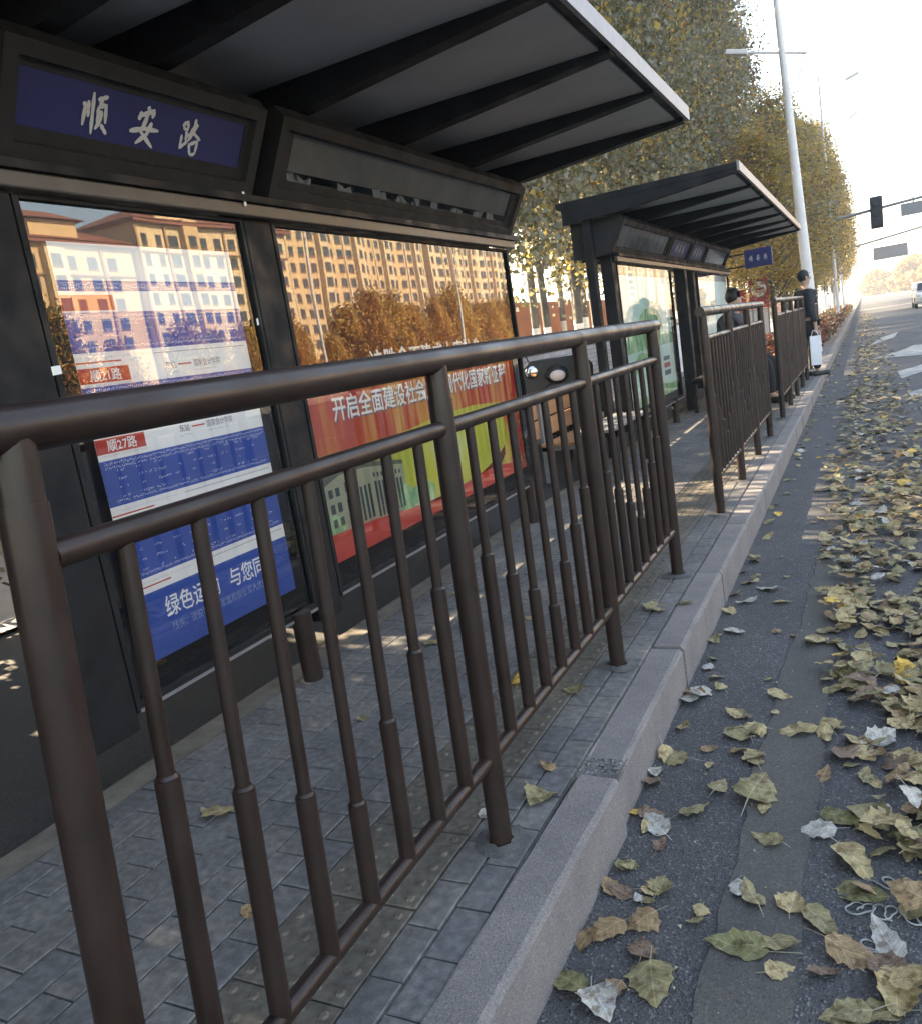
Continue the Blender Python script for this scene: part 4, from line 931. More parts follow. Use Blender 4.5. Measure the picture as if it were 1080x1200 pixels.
while y < 50:
    tree(-6.6 + random.uniform(-.4, .4), y, variants[k % 2 if y < 3.4 or 5.4 < y < 8.4 else 2 + k % 2], L1, G1, random.uniform(.95, 1.15), .03); k += 1; y += random.uniform(2.5, 3.5)  # low crowns chosen where they stop sun patches on the paving
y = -6.5
cm, C = crown_mesh('crown', 5.2, 17.0, 2.0, 15000, 55, (5, 4, 1.2, .3), .115); v3 = (cm, trunk_mesh('trunk', 15.5, .10, 55, C))  # third row added to block sun leaking onto kerb and road
while y < 60:
    tree(-8.3 + random.uniform(-.25, .25), y, v3, L1, G1, random.uniform(.95, 1.1), .02); y += random.uniform(2.4, 3.2)
y = -4.0
cm, C = crown_mesh('crown', 1.0, 8.0, 1.9, 11000, 57, (5, 4, 1.2, .3), .12); v4 = (cm, trunk_mesh('trunk', 7.2, .08, 57, C, .8))  # bushy trees added out of view to keep sun off the near paving
while y < 2.9:
    tree(-5.5, y, v4, 'low bushy tree added to shade the paving, behind the near end of the first shelter', 'bushy trees added for shade behind the first shelter'); y += .8
L2 = 'autumn poplar with a white-painted trunk in the kerbside row beyond the hedge'; G2 = 'kerbside poplars beyond the hedge'
y = 27; k = 0
while y < 105:
    t = tree(-1.55 + random.uniform(-.2, .2), y, far_v[(2, 0, 2, 1)[k % 4]], L2, G2, random.uniform(.85, 1.0), .02); t.scale.z *= min(1.0, .60 + (y - 27) * .012); k += 1; y += random.uniform(3.2, 4.4)
# hedge in the tree pit
def leafbox(name, x0, x1, y0, y1, h, n, mats, seed, ls, label):
    r = np.random.default_rng(seed)
    P = np.stack([x0 + (x1 - x0) * r.random(n), y0 + (y1 - y0) * r.random(n), np.zeros(n)], 1)
    top = h * (.75 + .25 * np.sin(P[:, 1] * 1.7 + P[:, 0] * 3) * np.cos(P[:, 1] * .6)); P[:, 2] = top * r.random(n) ** .5
    u = r.normal(0, 1, (n, 3)); u /= np.linalg.norm(u, axis=1)[:, None]; w = np.cross(u, r.normal(0, 1, (n, 3))); w /= np.linalg.norm(w, axis=1)[:, None]
    s = (ls * (.6 + .8 * r.random(n)))[:, None]
    V = np.stack([P, P + u * s * .5 + w * s * .4, P + u * s, P + u * s * .5 - w * s * .4], 1).reshape(-1, 3)
    me = bpy.data.meshes.new(name); me.from_pydata(V.tolist(), [], np.arange(4 * n).reshape(-1, 4).tolist())
    for mt in mats: me.materials.append(mt)
    me.polygons.foreach_set('material_index', r.integers(0, len(mats), n).astype(np.int32)); me.update()
    return tag(link(name, me), label, 'hedge')
leafbox('hedge', -1.35, -.12, 20.4, 27, .62, 9000, [HEDGE[0], HEDGE[0], HEDGE[1]], 3, .07, 'rusty red clipped hedge beside the kerb past the last railing')
leafbox('hedge', -1.25, -.05, 27.4, 75, .5, 12000, [HEDGE[1], HEDGE[0], CR[0]], 4, .12, 'dark low hedge along the kerb under the white trunks')
HG = leafmat('added_hedge_green', (0.035, 0.042, 0.018), (0.07, 0.075, 0.03), None, .2, 4)
leafbox('hedge', -5.0, -4.25, -7, 3.7, 2.5, 17000, [HG, HG, HEDGE[1]], 5, .11, 'tall dark hedge added to block low sun beside the back lane at the left edge')  # added hedge, keeps low sun off the back lane and near paving
# across the road (seen in the glass): trees, lamps, buildings
orange = [leafmat('autumn_orange', (0.48, 0.25, 0.08), (0.64, 0.37, 0.13), None, .4, 1.3), leafmat('autumn_gold', (0.52, 0.34, 0.09), (0.64, 0.45, 0.15), None, .4, 1.3), leafmat('autumn_brown', (0.36, 0.19, 0.08), (0.50, 0.28, 0.12), None, .35, 1.3), leafmat('autumn_green', (0.10, 0.11, 0.04), (0.2, 0.17, 0.06), None, .35, 1.3)]
ov = []
for i, wts in enumerate(((4, 3, 2, 1), (1.5, 6, .6, 1), (2, 1, 2, 5))):
    fm, C = crown_mesh('crown', 1.2, 6.2, 1.7, 6000, 60 + i, wts, .2, orange); ov.append((fm, trunk_mesh('trunk', 5.2, .09, 30 + i, C, 1.2)))
y = 6; k = 0
while y < 120:
    t = tree(29.5 + random.uniform(-1, 1), y, ov[2] if y < 30 else ov[(0, 1, 0, 1, 1)[k % 5]], 'round-headed autumn tree across the road', 'autumn trees across the road', random.uniform(.78, 1.12) * (.72 if 28 < y < 50 else 1)); t.name = 'autumn_tree'; k += 1; y += random.uniform(1.5, 2.4) if y > 34 else random.uniform(2.6, 4)
for y in (20, 38, 56, 74, 92):
    lamp(23.2, y, 9.5, 'pale street lamp across the road', -.1, [((-.1, 0, 8.6), (-1.6, 0, 9.0), 1, .6, None)], 'street lamps across the road', .12)
def building(x, y0, y1, floors, fh, mt, label, seed, bay=3.4):
    H = floors * fh + 1.2
    t = thing('apartment_building', (x, (y0 + y1) / 2, 0), label, 'building'); L = (y1 - y0) / 2
    g = MB(); g.box((0, -L, -.3), (14, L, H)); g.build('wall', M[mt], t)
    g = MB(); g.box((-1.2, -L - .8, H), (15, L + .8, H + .5)); g.add([(-1.4, -L - 1, H + .5), (15.2, -L - 1, H + .5), (15.2, L + 1, H + .5), (-1.4, L + 1, H + .5), (5, -L + 5, H + 3.2), (9, -L + 5, H + 3.2), (9, L - 5, H + 3.2), (5, L - 5, H + 3.2)], [(0, 1, 5, 4), (1, 2, 6, 5), (2, 3, 7, 6), (3, 0, 4, 7), (4, 5, 6, 7)]); g.build('roof', M['rooftile'], t)
    r = random.Random(seed)
    wm = {}
    for nm, w, h in (('a', 1.35, 1.5), ('b', .95, 1.45), ('c', 1.8, 1.6)):
        g = MB(); g.box((-.10, -w / 2 - .14, -h / 2 - .14), (.0, w / 2 + .14, h / 2 + .14), 0); g.box((-.13, -w / 2, -h / 2), (-.101, w / 2, h / 2), 1)
        g.box((-.17, -.05, -h / 2), (-.131, .05, h / 2), 0); g.box((-.22, -w / 2 - .2, -h / 2 - .26), (0, w / 2 + .2, -h / 2 - .15), 2); wm[nm] = g.mesh('window', [M['winframe'], M['winglass'], M['trim']])
    nb = int(2 * L / bay)
    kinds = [r.choice('abca') for _ in range(nb)]; nw = 0; WS = MB()
    g = MB()
    for b in range(nb):
        yb = -L + bay * (b + .5)
        if b % 4 == 3:   # projecting bay
            g.box((-1.1, yb - 1.6, -.3), (-.003, yb + 1.6, H - .6 + 1.6 * (b % 8 == 3)))
        for f_ in range(floors):
            at = Vector(((-1.1 if b % 4 == 3 else 0), yb, fh * (f_ + .6))); nw += 1
            if nw <= 290: link('window', wm[kinds[b]], t, at)
            else:
                me_ = wm[kinds[b]]; WS.add([v.co + at for v in me_.vertices], [tuple(p.vertices) for p in me_.polygons]); WS.mi[-len(me_.polygons):] = [p.material_index for p in me_.polygons]
    if WS.v: WS.build('windows', [M['winframe'], M['winglass'], M['trim']], t)['kind'] = 'stuff'
    g.build('bay_tower', M['facade2' if mt == 'facade' else 'facade'], t)
    g = MB()
    for b in range(nb + 1):
        if b % 2 == 0: g.box((-.28, -L + bay * b - .22, -.3), (-.004, -L + bay * b + .22, H - .2))
    for f_ in (1, floors - 1): g.box((-.35, -L - .1, f_ * fh - .12), (-.005, L + .1, f_ * fh + .12))
    g.build('pilaster', M['trim' if seed % 2 else 'facade2'], t)
    g = MB()
    for yb in (-L * .5, L * .35):
        g.box((0, yb - 4, H + .5), (6, yb + 4, H + 3.2)); g.add([(-1, yb - 5, H + 3.2), (7, yb - 5, H + 3.2), (7, yb + 5, H + 3.2), (-1, yb + 5, H + 3.2), (3, yb - 2, H + 5), (3, yb + 2, H + 5)], [(0, 1, 4), (1, 2, 5, 4), (2, 3, 5), (3, 0, 4, 5)], 1)
    g.build('roof_pavilion', [M[mt], M['rooftile']], t)
    return t
building(98, 58, 98, 8, 3.0, 'facade', 'tan apartment block with red tiled roof mirrored in the route case', 1)
building(96.6, 98.3, 136, 9, 3.1, 'facade2', 'taller cream apartment block mirrored in the route case', 3)
building(98, 138, 196, 16, 3.1, 'facade', 'tall tan apartment block mirrored in the red poster case, nearer half', 2)
building(97, 198, 262, 16, 3.1, 'facade2', 'tall cream apartment block mirrored in the red poster case, farther half', 4)
building(98, 264, 400, 15, 3.1, 'facade', 'long tan apartment block mirrored in the far shelter glass', 6, 4.4)
building(98, 402, 700, 15, 3.1, 'facade2', 'very long cream apartment block, farthest of the mirrored row', 8, 5.2)
# far tree mass closing the road
g = np.random.default_rng(9)
fm, C = crown_mesh('distant_woods', 0.0, 10.0, 6.0, 12000, 77, (1, 4, 1, 1), .8, orange)
for i, (x, y, s) in enumerate(((12, 240, 1.0), (20, 235, 1.1), (30, 245, 1.0), (4, 260, .8), (40, 240, 1.1), (52, 235, 1.0))):
    o = link('autumn_copse', fm, None, (x, y, -.2)); o.scale = (s, s, s * .8); o.rotation_euler = (0, 0, i * 1.3); tag(o, 'hazy golden clump of trees at the far end of the road', 'trees', 'golden trees at the end of the road')

# ------------------------------------------------------------------ people
def skin(name, verts, edges, radii, mt, parent, sub=2):
    me = bpy.data.meshes.new(name); me.from_pydata([tuple(v) for v in verts], edges, [])
    o = bpy.data.objects.new(name, me); COL.objects.link(o)
    md = o.modifiers.new('skin', 'SKIN'); md.use_smooth_shade = True
    for i, rr_ in enumerate(radii):
        sv_ = me.skin_vertices[0].data[i]; sv_.radius = rr_ if isinstance(rr_, tuple) else (rr_, rr_); sv_.use_root = (i == 0)
    ms = o.modifiers.new('sub', 'SUBSURF'); ms.levels = sub; ms.render_levels = sub
    dg = bpy.context.evaluated_depsgraph_get(); m2 = bpy.data.meshes.new_from_object(o.evaluated_get(dg)); m2.name = name
    bpy.data.objects.remove(o); bpy.data.meshes.remove(me)
    m2.materials.clear(); m2.materials.append(mt)
    for p in m2.polygons: p.use_smooth = True
    return link(name, m2, parent)
def hand_chains(V, E, Rd_, wrist, d, side):
    """palm and five fingers rooted at a wrist index; d = direction of the hand, side = thumb side"""
    w = Vector(V[wrist]); palm = len(V); V.append(w + d * .075); E.append((wrist, palm)); Rd_.append((.034, .018))
    nrm = d.cross(side).normalized()
    for k, (off, ln) in enumerate(((-.028, .055), (-.010, .07), (.010, .075), (.027, .066))):
        a = len(V); V.append(w + d * .10 + side * off); V.append(w + d * (.10 + ln * .5) + side * off * 1.1 + nrm * .008); V.append(w + d * (.10 + ln * .85) + side * off * 1.1 + nrm * .028)
        E.extend([(palm, a), (a, a + 1), (a + 1, a + 2)]); Rd_.extend([.010, .0095, .008])
    a = len(V); V.append(w + d * .045 + side * .042); V.append(w + d * .085 + side * .058 + nrm * .012); E.extend([(palm, a), (a, a + 1)]); Rd_.extend([.012, .009])
def head(t, c, yaw, hairy=True):
    """hair, face details for a head centred at c, facing yaw (0 = +y)"""
    Rm = Matrix.Rotation(yaw, 3, 'Z'); c = Vector(c)
    P = lambda x, y, z: c + Rm @ Vector((x, y, z))
    g = MB(); g.ball(P(0, -.022, .030), (.086, .098, .102), 0, 16, 12, Rm.to_4x4()); 
    # trim hair in front of the face
    keep = [i for i, f in enumerate(g.f) if not all(((Rm.inverted() @ (Vector(g.v[j]) - c)).y > .030 and (Rm.inverted() @ (Vector(g.v[j]) - c)).z < .088) or (Rm.inverted() @ (Vector(g.v[j]) - c)).z < -.055 for j in f)]
    g.f = [g.f[i] for i in keep]; g.mi = [g.mi[i] for i in keep]; g.sm = [g.sm[i] for i in keep]
    for k in range(40):
        a = random.uniform(0, 6.28); e = random.uniform(.3, 1.4); q = P(.088 * math.cos(a) * math.cos(e), -.018 + .106 * math.sin(a) * math.cos(e), .028 + .105 * math.sin(e)); d = (q - c).normalized()
        g.tube([q - d * .004, q + d * .008 + Vector((random.uniform(-.01, .01), random.uniform(-.01, .01), .002))], [.007, .002], 4)
    g.build('hair', M['hair'], t)
    g = MB()
    for s in (-1, 1): g.ball(P(s * .032, .083, .012), (.012, .006, .006))
    g.build('eyes', M['hair'], t)
def person(label, name_, V, E, Rr, parts, headc, yaw):
    t = thing('person', (0, 0, 0), label, 'person'); return t
# standing man
def standing(x, y):
    t = thing('person', (x, y, 0.0), 'man in dark jacket and dark trousers standing at the kerb holding a white bag', 'person', None, R(-62))
    z = 1.0   # faces +y locally before rotation
    V = [Vector(v) for v in ((0, 0, .94), (0, -.01, 1.10), (0, 0, 1.28), (0, 0, 1.40), (0, .005, 1.48), (0, .015, 1.56), (0, .02, 1.64))]
    E = [(0, 1), (1, 2), (2, 3), (3, 4), (4, 5), (5, 6)]
    Rd_ = [.10, .10, .11, .075, (.055, .055), (.075, .09), (.072, .088)]
    armw = []
    for s in (-1, 1):
        a = len(V); V += [Vector((s * .19, 0, 1.36)), Vector((s * .23, -.03, 1.10)), Vector((s * .235, .03, .86))]; E += [(3, a), (a, a + 1), (a + 1, a + 2)]; Rd_ += [.062, .045, .030]; armw.append(a + 2)
        b = len(V); V += [Vector((s * .095, 0, .88)), Vector((s * .10, .02 + .06 * s, .50)), Vector((s * .10, -.02 + .10 * s, .09)), Vector((s * .11, .14 + .10 * s, .035))]; E += [(0, b), (b, b + 1), (b + 1, b + 2), (b + 2, b + 3)]; Rd_ += [.085, .06, .042, .035]
    for i, s in zip(armw, (-1, 1)): hand_chains(V, E, Rd_, i, Vector((0, .08, -1)).normalized(), Vector((0, 1, 0)))
    skin('body', V, E, Rd_, M['skin'], t)
    J = [Vector(v) for v in ((0, 0, .86), (0, -.01, 1.10), (0, 0, 1.28), (0, 0, 1.40), (0, .0, 1.455))]; JE = [(0, 1), (1, 2), (2, 3), (3, 4)]; JR = [.165, .158, .168, .135, .08]
    for s in (-1, 1):
        a = len(J); J += [Vector((s * .20, 0, 1.365)), Vector((s * .245, -.03, 1.10)), Vector((s * .25, .03, .88))]; JE += [(3, a), (a, a + 1), (a + 1, a + 2)]; JR += [.085, .068, .052]
    skin('jacket', J, JE, JR, M['jacket'], t)
    T = [Vector((0, 0, .95))]; TE = []; TR = [(.165, .125)]
    for s in (-1, 1):
        b = len(T); T += [Vector((s * .095, 0, .84)), Vector((s * .10, .02 + .06 * s, .50)), Vector((s * .10, -.02 + .10 * s, .10))]; TE += [(0, b), (b, b + 1), (b + 1, b + 2)]; TR += [.105, .082, .066]
    skin('trousers', T, TE, TR, M['trousers'], t)
    for s in (-1, 1):
        yb = -.02 + .10 * s
        g = MB(); g.box((s * .10 - .048, yb - .09, 0.0), (s * .10 + .048, yb + .20, .085), 0, .03); g.build('shoe', M['shoe'], t)
    head(t, (0, .018, 1.615), 0)
    g = MB(); g.ball((0, .105, 1.60), (.014, .020, .018)); g.build('nose', M['skin'], t)
    g = MB()
    for s in (-1, 1): g.ball((s * .080, .01, 1.61), (.010, .022, .032))
    g.build('ears', M['skin'], t)
    return t
man = standing(.03, 15.05)
bag = thing('carrier_bag', (.13, 14.72, .20), 'flat white carrier bag held down at the side of the standing man', 'bag', None, R(8))
g = MB(); n = 6
F_ = []
for j in range(n + 1):
    zz = .47 * j / n; b_ = .045 * math.sin(math.pi * (.25 + .6 * j / n)) + .008
    F_.append([(-.055 - .0 * j, -b_, zz), (.105, -b_ * .8, zz), (.105, b_ * .8, zz), (-.055, b_, zz)])
vs_ = [p for row in F_ for p in row]
g.add(vs_, [(j * 4 + i, j * 4 + (i + 1) % 4, (j + 1) * 4 + (i + 1) % 4, (j + 1) * 4 + i) for j in range(n) for i in range(4)] + [(3, 2, 1, 0), tuple(n * 4 + i for i in range(4))])
g.build('bag_body', M['bag'], bag)
g = MB(); g.tube([(-.03, 0, .468), (.0, 0, .56), (.05, 0, .56), (.08, 0, .468)], .006, 6); g.build('bag_handle', M['bag'], bag)
# seated person
def seated(x, y):
    t = thing('person', (x, y, 0.0), 'person with black hair and dark padded jacket seated behind the second railing', 'person', None, R(-100))
    V = [Vector(v) for v in ((0, 0, .56), (0, .01, .75), (0, .03, .96), (0, .05, 1.10), (0, .075, 1.18), (0, .10, 1.26), (0, .105, 1.34))]
    E = [(0, 1), (1, 2), (2, 3), (3, 4), (4, 5), (5, 6)]; Rd_ = [.11, .10, .11, .075, (.055, .055), (.075, .09), (.072, .088)]
    J = [v.copy() for v in V[:5]]; JE = [(0, 1), (1, 2), (2, 3), (3, 4)]; JR = [.20, .185, .195, .165, .088]
    T = [Vector((0, 0, .57))]; TE = []; TR = [(.175, .13)]
    for s in (-1, 1):
        a = len(V); arm = [Vector((s * .19, .04, 1.06)), Vector((s * .30, .10, .83)), Vector((s * .16, .32, .78))]
        V += arm; E += [(3, a), (a, a + 1), (a + 1, a + 2)]; Rd_ += [.062, .046, .030]; w = a + 2
        j = len(J); J += [v.copy() for v in arm]; JE += [(3, j), (j, j + 1), (j + 1, j + 2)]; JR += [.09, .078, .06]
        b = len(V); leg = [Vector((s * .10, .10, .53)), Vector((s * .12, .46, .52)), Vector((s * .12, .48, .10)), Vector((s * .12, .62, .04))]
        V += leg; E += [(0, b), (b, b + 1), (b + 1, b + 2), (b + 2, b + 3)]; Rd_ += [.085, .06, .042, .035]
        q = len(T); T += [v.copy() for v in leg[:3]]; TE += [(0, q), (q, q + 1), (q + 1, q + 2)]; TR += [.105, .085, .068]
        hand_chains(V, E, Rd_, w, Vector((-s * .5, .7, -.3)).normalized(), Vector((0, .3, 1)))
        g = MB(); g.box((s * .12 - .048, .40, 0.0), (s * .12 + .048, .69, .085), 0, .03); g.build('shoe', M['shoe'], t)
    skin('body', V, E, Rd_, M['skin'], t); skin('jacket', J, JE, JR, M['jacket'], t); skin('trousers', T, TE, TR, M['trousers'], t)
    head(t, (0, .102, 1.315), 0)
    return t
sp = seated(-.74, 11.75); sp.scale = (1.08, 1.08, 1.08)
# ------------------------------------------------------------------ fallen leaves
LCD = {  # colour name -> (top colours, back)
    'olive': ('leaf_olive', (0.186, 0.159, 0.081), (0.273, 0.232, 0.123), (0.322, 0.292, 0.209), .12, 30),
    'green': ('leaf_green', (0.122, 0.119, 0.053), (0.192, 0.181, 0.083), (0.298, 0.281, 0.187), .12, 30),
    'straw': ('leaf_straw', (0.291, 0.228, 0.116), (0.384, 0.304, 0.160), (0.347, 0.292, 0.198), .12, 30),
    'tan': ('leaf_tan', (0.205, 0.135, 0.072), (0.298, 0.205, 0.110), (0.260, 0.199, 0.132), .12, 30),
    'brown': ('leaf_brown', (0.105, 0.068, 0.046), (0.186, 0.123, 0.086), (0.174, 0.129, 0.099), .08, 30),
    'silver': ('leaf_silver', (0.298, 0.283, 0.259), (0.422, 0.398, 0.352), (0.347, 0.328, 0.286), .08, 30),
    'yellow': ('leaf_yellow', (0.521, 0.316, 0.061), (0.670, 0.433, 0.099), (0.496, 0.351, 0.154), .12, 30)}
LC = {k: leafmat(*v) for k, v in LCD.items()}
LCV = {k: leafmat(v[0] + '_veined', *v[1:5], 30, .65, True) for k, v in LCD.items()}
LN = {'olive': 'olive green', 'green': 'dull green', 'straw': 'pale straw coloured', 'tan': 'tan brown', 'brown': 'dark withered brown', 'silver': 'silvery white', 'yellow': 'bright yellow'}
def leaf_geo(seed):
    """one toothed, curled poplar leaf, unit length along +y, lying at z=0"""
    r = random.Random(seed); n = 13; half = []
    wmax = r.uniform(.26, .47); sharp = r.uniform(.8, 1.2)
    for k in range(1, n):
        f = k / n; w = wmax * (math.sin(math.pi * f ** .62) ** .8) * (1 - .15 * f * sharp); w *= 1 + (.16 if k % 3 == 1 else -.06) * r.uniform(.4, 1.2)
        half.append((w, f))
    curl = r.uniform(.02, .45) * r.choice((1, 1, -.6)); roll = r.uniform(-.5, .9); tw = r.uniform(-.5, .5)
    def Z(x, y): return curl * (y - .5) ** 2 + roll * x * x * 1.2 + tw * x * (y - .3) * .5 + .045 * math.sin(9 * x + seed) * math.cos(11 * y + seed * 2) + (.02 if abs(x) < .01 else 0)
    vs_ = []; fs = []
    spine = [(0, 0)] + [(0, h[1]) for h in half] + [(0, 1.0)]
    for p in spine: vs_.append((*p, Z(*p)))
    ns = len(spine)
    for s in (1, -1):
        b = len(vs_); k = r.uniform(.9, 1.1)
        for w, f in half: x = s * w * k * .55; vs_.append((x, f - .03 * w, Z(x, f)))
        b2 = len(vs_)
        for w, f in half: x = s * w * k; y = f + .08 * w; vs_.append((x, y, Z(x, y)))
        m_ = len(half)
        def o_(*a): fs.append(a if s > 0 else tuple(reversed(a)))
        o_(0, b, 1); 
        for i in range(m_ - 1): o_(i + 1, b + i, b + i + 1, i + 2); o_(b + i, b2 + i, b2 + i + 1, b + i + 1)
        o_(m_, b + m_ - 1, m_ + 1); o_(b + m_ - 1, b2 + m_ - 1, m_ + 1); o_(0, b2, b)
    zmin = min(v[2] for v in vs_); vs_ = [(x, y - .45, z - zmin) for x, y, z in vs_]
    # stalk
    b = len(vs_); L = r.uniform(.25, .5); a = r.uniform(-.4, .4); z0 = vs_[0][2]
    vs_ += [(-.012, -.45, z0), (.012, -.45, z0), (.008 + a * L, -.45 - L, .01), (-.008 + a * L, -.45 - L, .01)]; fs.append((b, b + 1, b + 2, b + 3))
    return vs_, fs
GEO = [leaf_geo(s) for s in range(16)]
LM = {}
for cn, mt in LCV.items():
    for i, (v, f) in enumerate(GEO):
        me = bpy.data.meshes.new('fallen_leaf'); me.from_pydata(v, [], f); me.materials.append(mt); me.polygons.foreach_set('use_smooth', [True] * len(f)); me.update(); LM[cn, i] = me
COLS = ['olive', 'green', 'straw', 'tan', 'brown', 'silver', 'yellow']
def pickcol(r, w=(30, 5, 40, 17, 8, 7, 2)): return r.choices(COLS, w)[0]
rl = random.Random(21)
leaves = []   # x, y, z, scale, rz, rx, ry, colour, zone
ZN = {'paving': 'lying on the grey paving by the railing', 'gutter': 'lodged in the gutter against the kerb face', 'strip': 'lying alone on the bare asphalt beside the kerb', 'band': 'lying across the pale worn band', 'drift': 'in the thick leaf drift at the right', 'far drift': 'in the thinning leaf trail further up the road'}
def put(x, y, s, cn, zone, z=None, flatness=.18, rz=None):
    base = .001 if zone == 'paving' else ZR + .006
    leaves.append((x, y, base if z is None else z, s, rl.uniform(0, 6.28) if rz is None else rz, rl.uniform(-flatness, flatness), rl.uniform(-flatness, flatness), cn, zone))
# leaves one can pick out, at their own spots on the ground
PICK = [(-0.006, 2.07, 0.081, 'tan', 'paving'), (0.026, 1.91, 0.106, 'olive', 'paving'), (-0.081, 1.802, 0.074, 'silver', 'paving'), (-0.932, 1.64, 0.138, 'straw', 'paving'), (0.003, 3.478, 0.15, 'olive', 'paving'), (0.112, 3.546, 0.101, 'olive', 'paving'), (-0.501, 1.291, 0.057, 'tan', 'paving'), (0.229, 2.916, 0.137, 'silver', 'gutter'), (0.269, 2.981, 0.125, 'silver', 'gutter'), (0.214, 2.135, 0.054, 'yellow', 'gutter'), (0.296, 2.089, 0.117, 'silver', 'strip'), (0.228, 2.381, 0.064, 'silver', 'gutter'), (0.214, 2.321, 0.103, 'brown', 'gutter'), (0.274, 2.467, 0.107, 'olive', 'gutter'), (0.328, 2.0, 0.062, 'brown', 'gutter'), (0.261, 1.884, 0.068, 'green', 'strip'), (0.244, 1.793, 0.084, 'tan', 'gutter'), (0.27, 1.782, 0.084, 'brown', 'gutter'), (0.281, 1.639, 0.118, 'tan', 'strip'), (0.36, 1.684, 0.087, 'tan', 'strip'), (0.374, 1.597, 0.084, 'brown', 'strip'), (0.369, 1.824, 0.074, 'olive', 'strip'), (0.42, 1.51, 0.131, 'olive', 'strip'), (0.323, 1.42, 0.101, 'silver', 'strip'), (0.238, 1.458, 0.122, 'green', 'gutter'), (0.196, 1.551, 0.077, 'silver', 'gutter'), (0.475, 1.721, 0.047, 'olive', 'strip'), (0.459, 2.674, 0.129, 'olive', 'band'), (0.559, 2.984, 0.113, 'straw', 'band'), (0.438, 2.322, 0.083, 'olive', 'strip'), (0.547, 2.309, 0.15, 'olive', 'band'), (0.579, 2.232, 0.067, 'straw', 'band'), (0.388, 2.184, 0.106, 'olive', 'strip'), (0.37, 2.552, 0.06, 'tan', 'strip'), (0.469, 2.556, 0.071, 'tan', 'strip'), (0.636, 2.713, 0.15, 'straw', 'drift'), (0.588, 1.844, 0.111, 'olive', 'band'), (0.683, 1.836, 0.078, 'straw', 'band'), (0.583, 1.662, 0.143, 'green', 'band'), (0.652, 1.694, 0.123, 'olive', 'band'), (0.672, 1.611, 0.07, 'straw', 'band'), (0.746, 1.791, 0.125, 'olive', 'drift'), (0.797, 2.583, 0.15, 'brown', 'drift'), (0.726, 2.149, 0.112, 'silver', 'drift'), (0.781, 2.222, 0.124, 'green', 'drift'), (0.815, 2.036, 0.15, 'straw', 'drift'), (0.855, 2.238, 0.15, 'olive', 'drift'), (0.729, 2.451, 0.082, 'tan', 'drift'), (0.483, 2.641, 0.079, 'straw', 'band'), (0.652, 3.53, 0.15, 'straw', 'band'), (0.308, 3.637, 0.122, 'silver', 'gutter'), (0.318, 4.046, 0.116, 'silver', 'strip'), (0.395, 4.244, 0.138, 'silver', 'strip'), (0.835, 1.906, 0.129, 'green', 'drift'), (0.81, 1.697, 0.118, 'tan', 'drift'), (0.761, 1.631, 0.077, 'brown', 'drift'), (0.886, 1.757, 0.139, 'silver', 'drift'), (0.893, 1.668, 0.114, 'brown', 'drift'), (0.851, 1.539, 0.144, 'olive', 'drift'), (0.81, 1.527, 0.108, 'olive', 'drift'), (0.898, 1.598, 0.11, 'straw', 'drift')]
for x, y, s, cn, zone in PICK: put(x, y, s, cn, zone, None, .22)
# gutter line
y = 1.0
while y < 40:
    if rl.random() < (.75 if y > 1.8 else .3): put(rl.uniform(.235, .31), y, rl.uniform(.05, .11), pickcol(rl), 'gutter', None, .45)
    y += rl.uniform(.05, .22) * (1 if y < 6 else 1.6)
for _ in range(70): 
    y = 1.2 + 18 * rl.random() ** 1.5; put(rl.uniform(.3, .62), y, rl.uniform(.03, .10), pickcol(rl), 'strip' if y < 9 else 'far drift')
for _ in range(26):
    y = 1.6 + 14 * rl.random(); put(rl.uniform(-1.2, .06), y, rl.uniform(.04, .10), pickcol(rl), 'paving')
# the drift
def edge(y): return 0.80 - .04 * min(y, 6) + .03 * math.sin(y * 2.3) + (.10 if y < 2.6 else 0)
def redge(y): return 2.6 - .09 * min(y, 12) if y < 12 else 1.45
dens = lambda y: 470 if y < 4 else 230 if y < 7 else 120 if y < 14 else 60 if y < 24 else 22
y = 1.25
while y < 60:
    dy = .1 if y < 10 else .3
    w = redge(y) - edge(y); n = dens(y) * w * dy * (1 if y > 2.5 else .8); n = int(n) + (rl.random() < n % 1)
    for _ in range(n):
        q = rl.betavariate(1.5, 2.2) if y > 2 else rl.betavariate(1.8, 1.4)
        x = edge(y) + w * q; yy = y + rl.random() * dy
        clump = .5 + .5 * math.sin(x * 7.3 + yy * 3.1) * math.sin(yy * 4.7 - x * 2.2)
        if rl.random() > .22 + 1.0 * clump: continue
        z = ZR + .004 + rl.random() ** 1.5 * .055 * (.3 + clump)
        put(x, yy, rl.triangular(.045, .125, .08), pickcol(rl), 'drift' if y < 9 else 'far drift', z, .38)
    y += dy
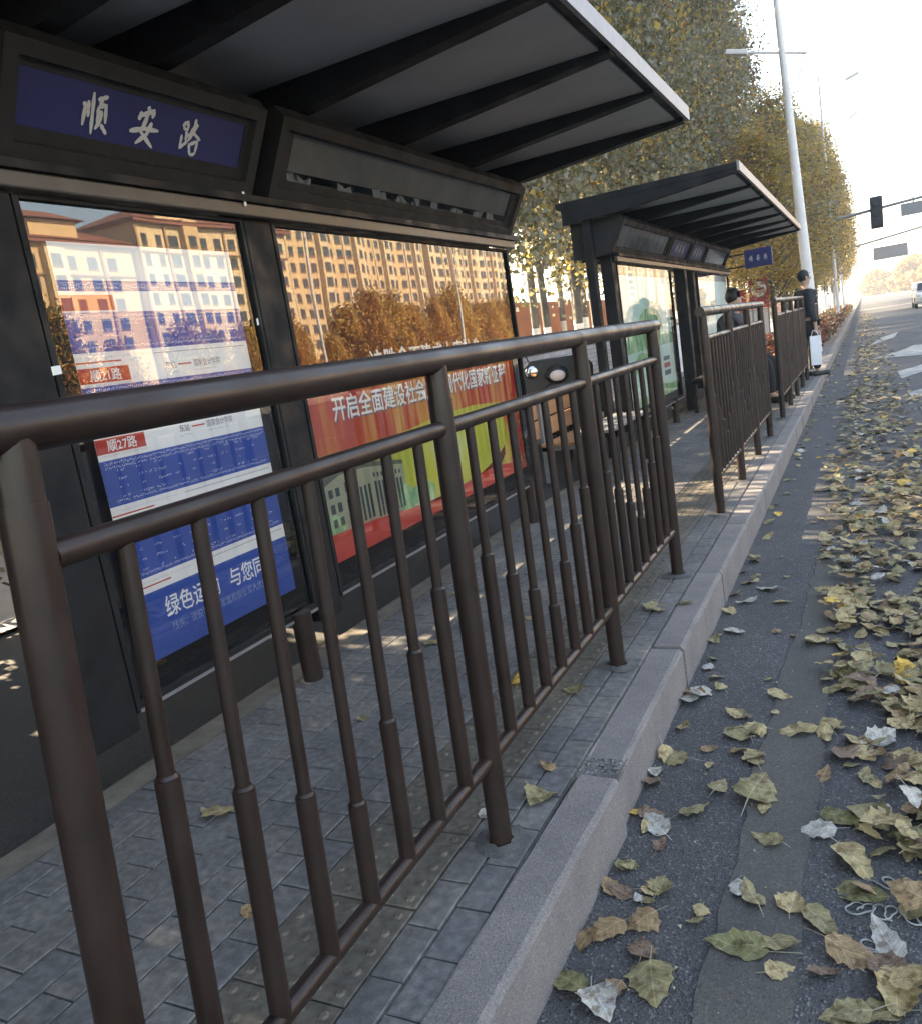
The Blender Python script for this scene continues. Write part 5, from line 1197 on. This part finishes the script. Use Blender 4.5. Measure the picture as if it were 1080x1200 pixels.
# crumbs of leaf and grit on the asphalt
def vis(l):
    c = Vector(l[:3]) - CAMPOS; d = c.dot(fwd)
    if d < .3: return 0
    X = 540 + 955.4 * c.dot(right) / d; Y = 600 - 955.4 * c.dot(up) / d
    if not (-20 < X < 1100 and 0 < Y < 1230): return 0
    return l[3] / d
leaves.sort(key=lambda l: -vis(l))
rv = []; rf_ = []; rm = []
for i, (x, y, z, s, rz, rx, ry, cn, zone) in enumerate(leaves):
    gi = rl.randrange(16); flip = rl.random() < .18
    mt = Matrix.Translation((x, y, z)) @ Matrix.Rotation(rx, 4, 'X') @ Matrix.Rotation(ry, 4, 'Y') @ Matrix.Rotation(rz, 4, 'Z') @ Matrix.Diagonal((s * rl.uniform(.8, 1.15), s, s * rl.uniform(.6, 1.3), 1))
    if i < 290 and vis((x, y, z, s)) > 0:
        o = link('fallen_leaf', LM[cn, gi]); o.matrix_world = mt
        tag(o, LN[cn] + ' fallen leaf ' + ZN[zone], 'leaf', LN[cn] + ' leaves ' + ZN[zone])
    elif vis((x, y, z, s)) > 0 or y < 20:
        v, f = GEO[gi]; b = len(rv)
        far = y > 7
        if far:
            rv.extend(mt @ Vector(v_) for v_ in ((0, -.45, .05), (.36, -.1, .0), (.3, .25, .12), (0, .55, .02), (-.33, .22, .02), (-.38, -.1, .12))); rf_.append((b, b + 1, b + 2, b + 3)); rf_.append((b, b + 3, b + 4, b + 5)); rm.extend([COLS.index(cn)] * 2)
        else:
            rv.extend(mt @ Vector(v_) for v_ in v); rf_.extend(tuple(b + k for k in q) for q in f); rm.extend([COLS.index(cn)] * len(f))
me = bpy.data.meshes.new('leaf_litter'); me.from_pydata([tuple(v) for v in rv], [], rf_)
for cn in COLS: me.materials.append(LC[cn])
me.polygons.foreach_set('material_index', rm); me.update()
tag(link('leaf_litter', me), 'trail of fallen poplar leaves strewn along the road', 'leaves', None, 'stuff')
g = MB(); r = random.Random(8)
for _ in range(900):
    y = 1.2 + 6 * r.random() ** 1.6; x = r.uniform(.23, 1.8); s = r.uniform(.002, .007); a = r.random() * 6.28
    g.add([(x + s * math.cos(a + k * 2.1), y + s * 1.3 * math.sin(a + k * 2.1), ZR + .003 + .002 * k) for k in range(3)], [(0, 1, 2)], r.choice((0, 0, 1)))
tag(g.build('road_grit', [M['band'], LC['straw']]), 'fine grit and leaf crumbs scattered on the asphalt', 'grit', None, 'stuff')

# ------------------------------------------------------------------ haze
hz = bpy.data.materials.new('haze'); hz.use_nodes = True; t = hz.node_tree; t.nodes.clear()
pv = t.nodes.new('ShaderNodeVolumePrincipled'); pv.inputs['Color'].default_value = (0.93, 0.94, 0.96, 1); pv.inputs['Density'].default_value = 0.0017; pv.inputs['Anisotropy'].default_value = 0.3
ou = t.nodes.new('ShaderNodeOutputMaterial'); t.links.new(pv.outputs[0], ou.inputs['Volume'])
g = MB(); g.box((-420, -220, -1.3), (420, 920, 62)); tag(g.build('haze', hz), 'thin pale haze hanging over the street', 'haze', None, 'stuff')
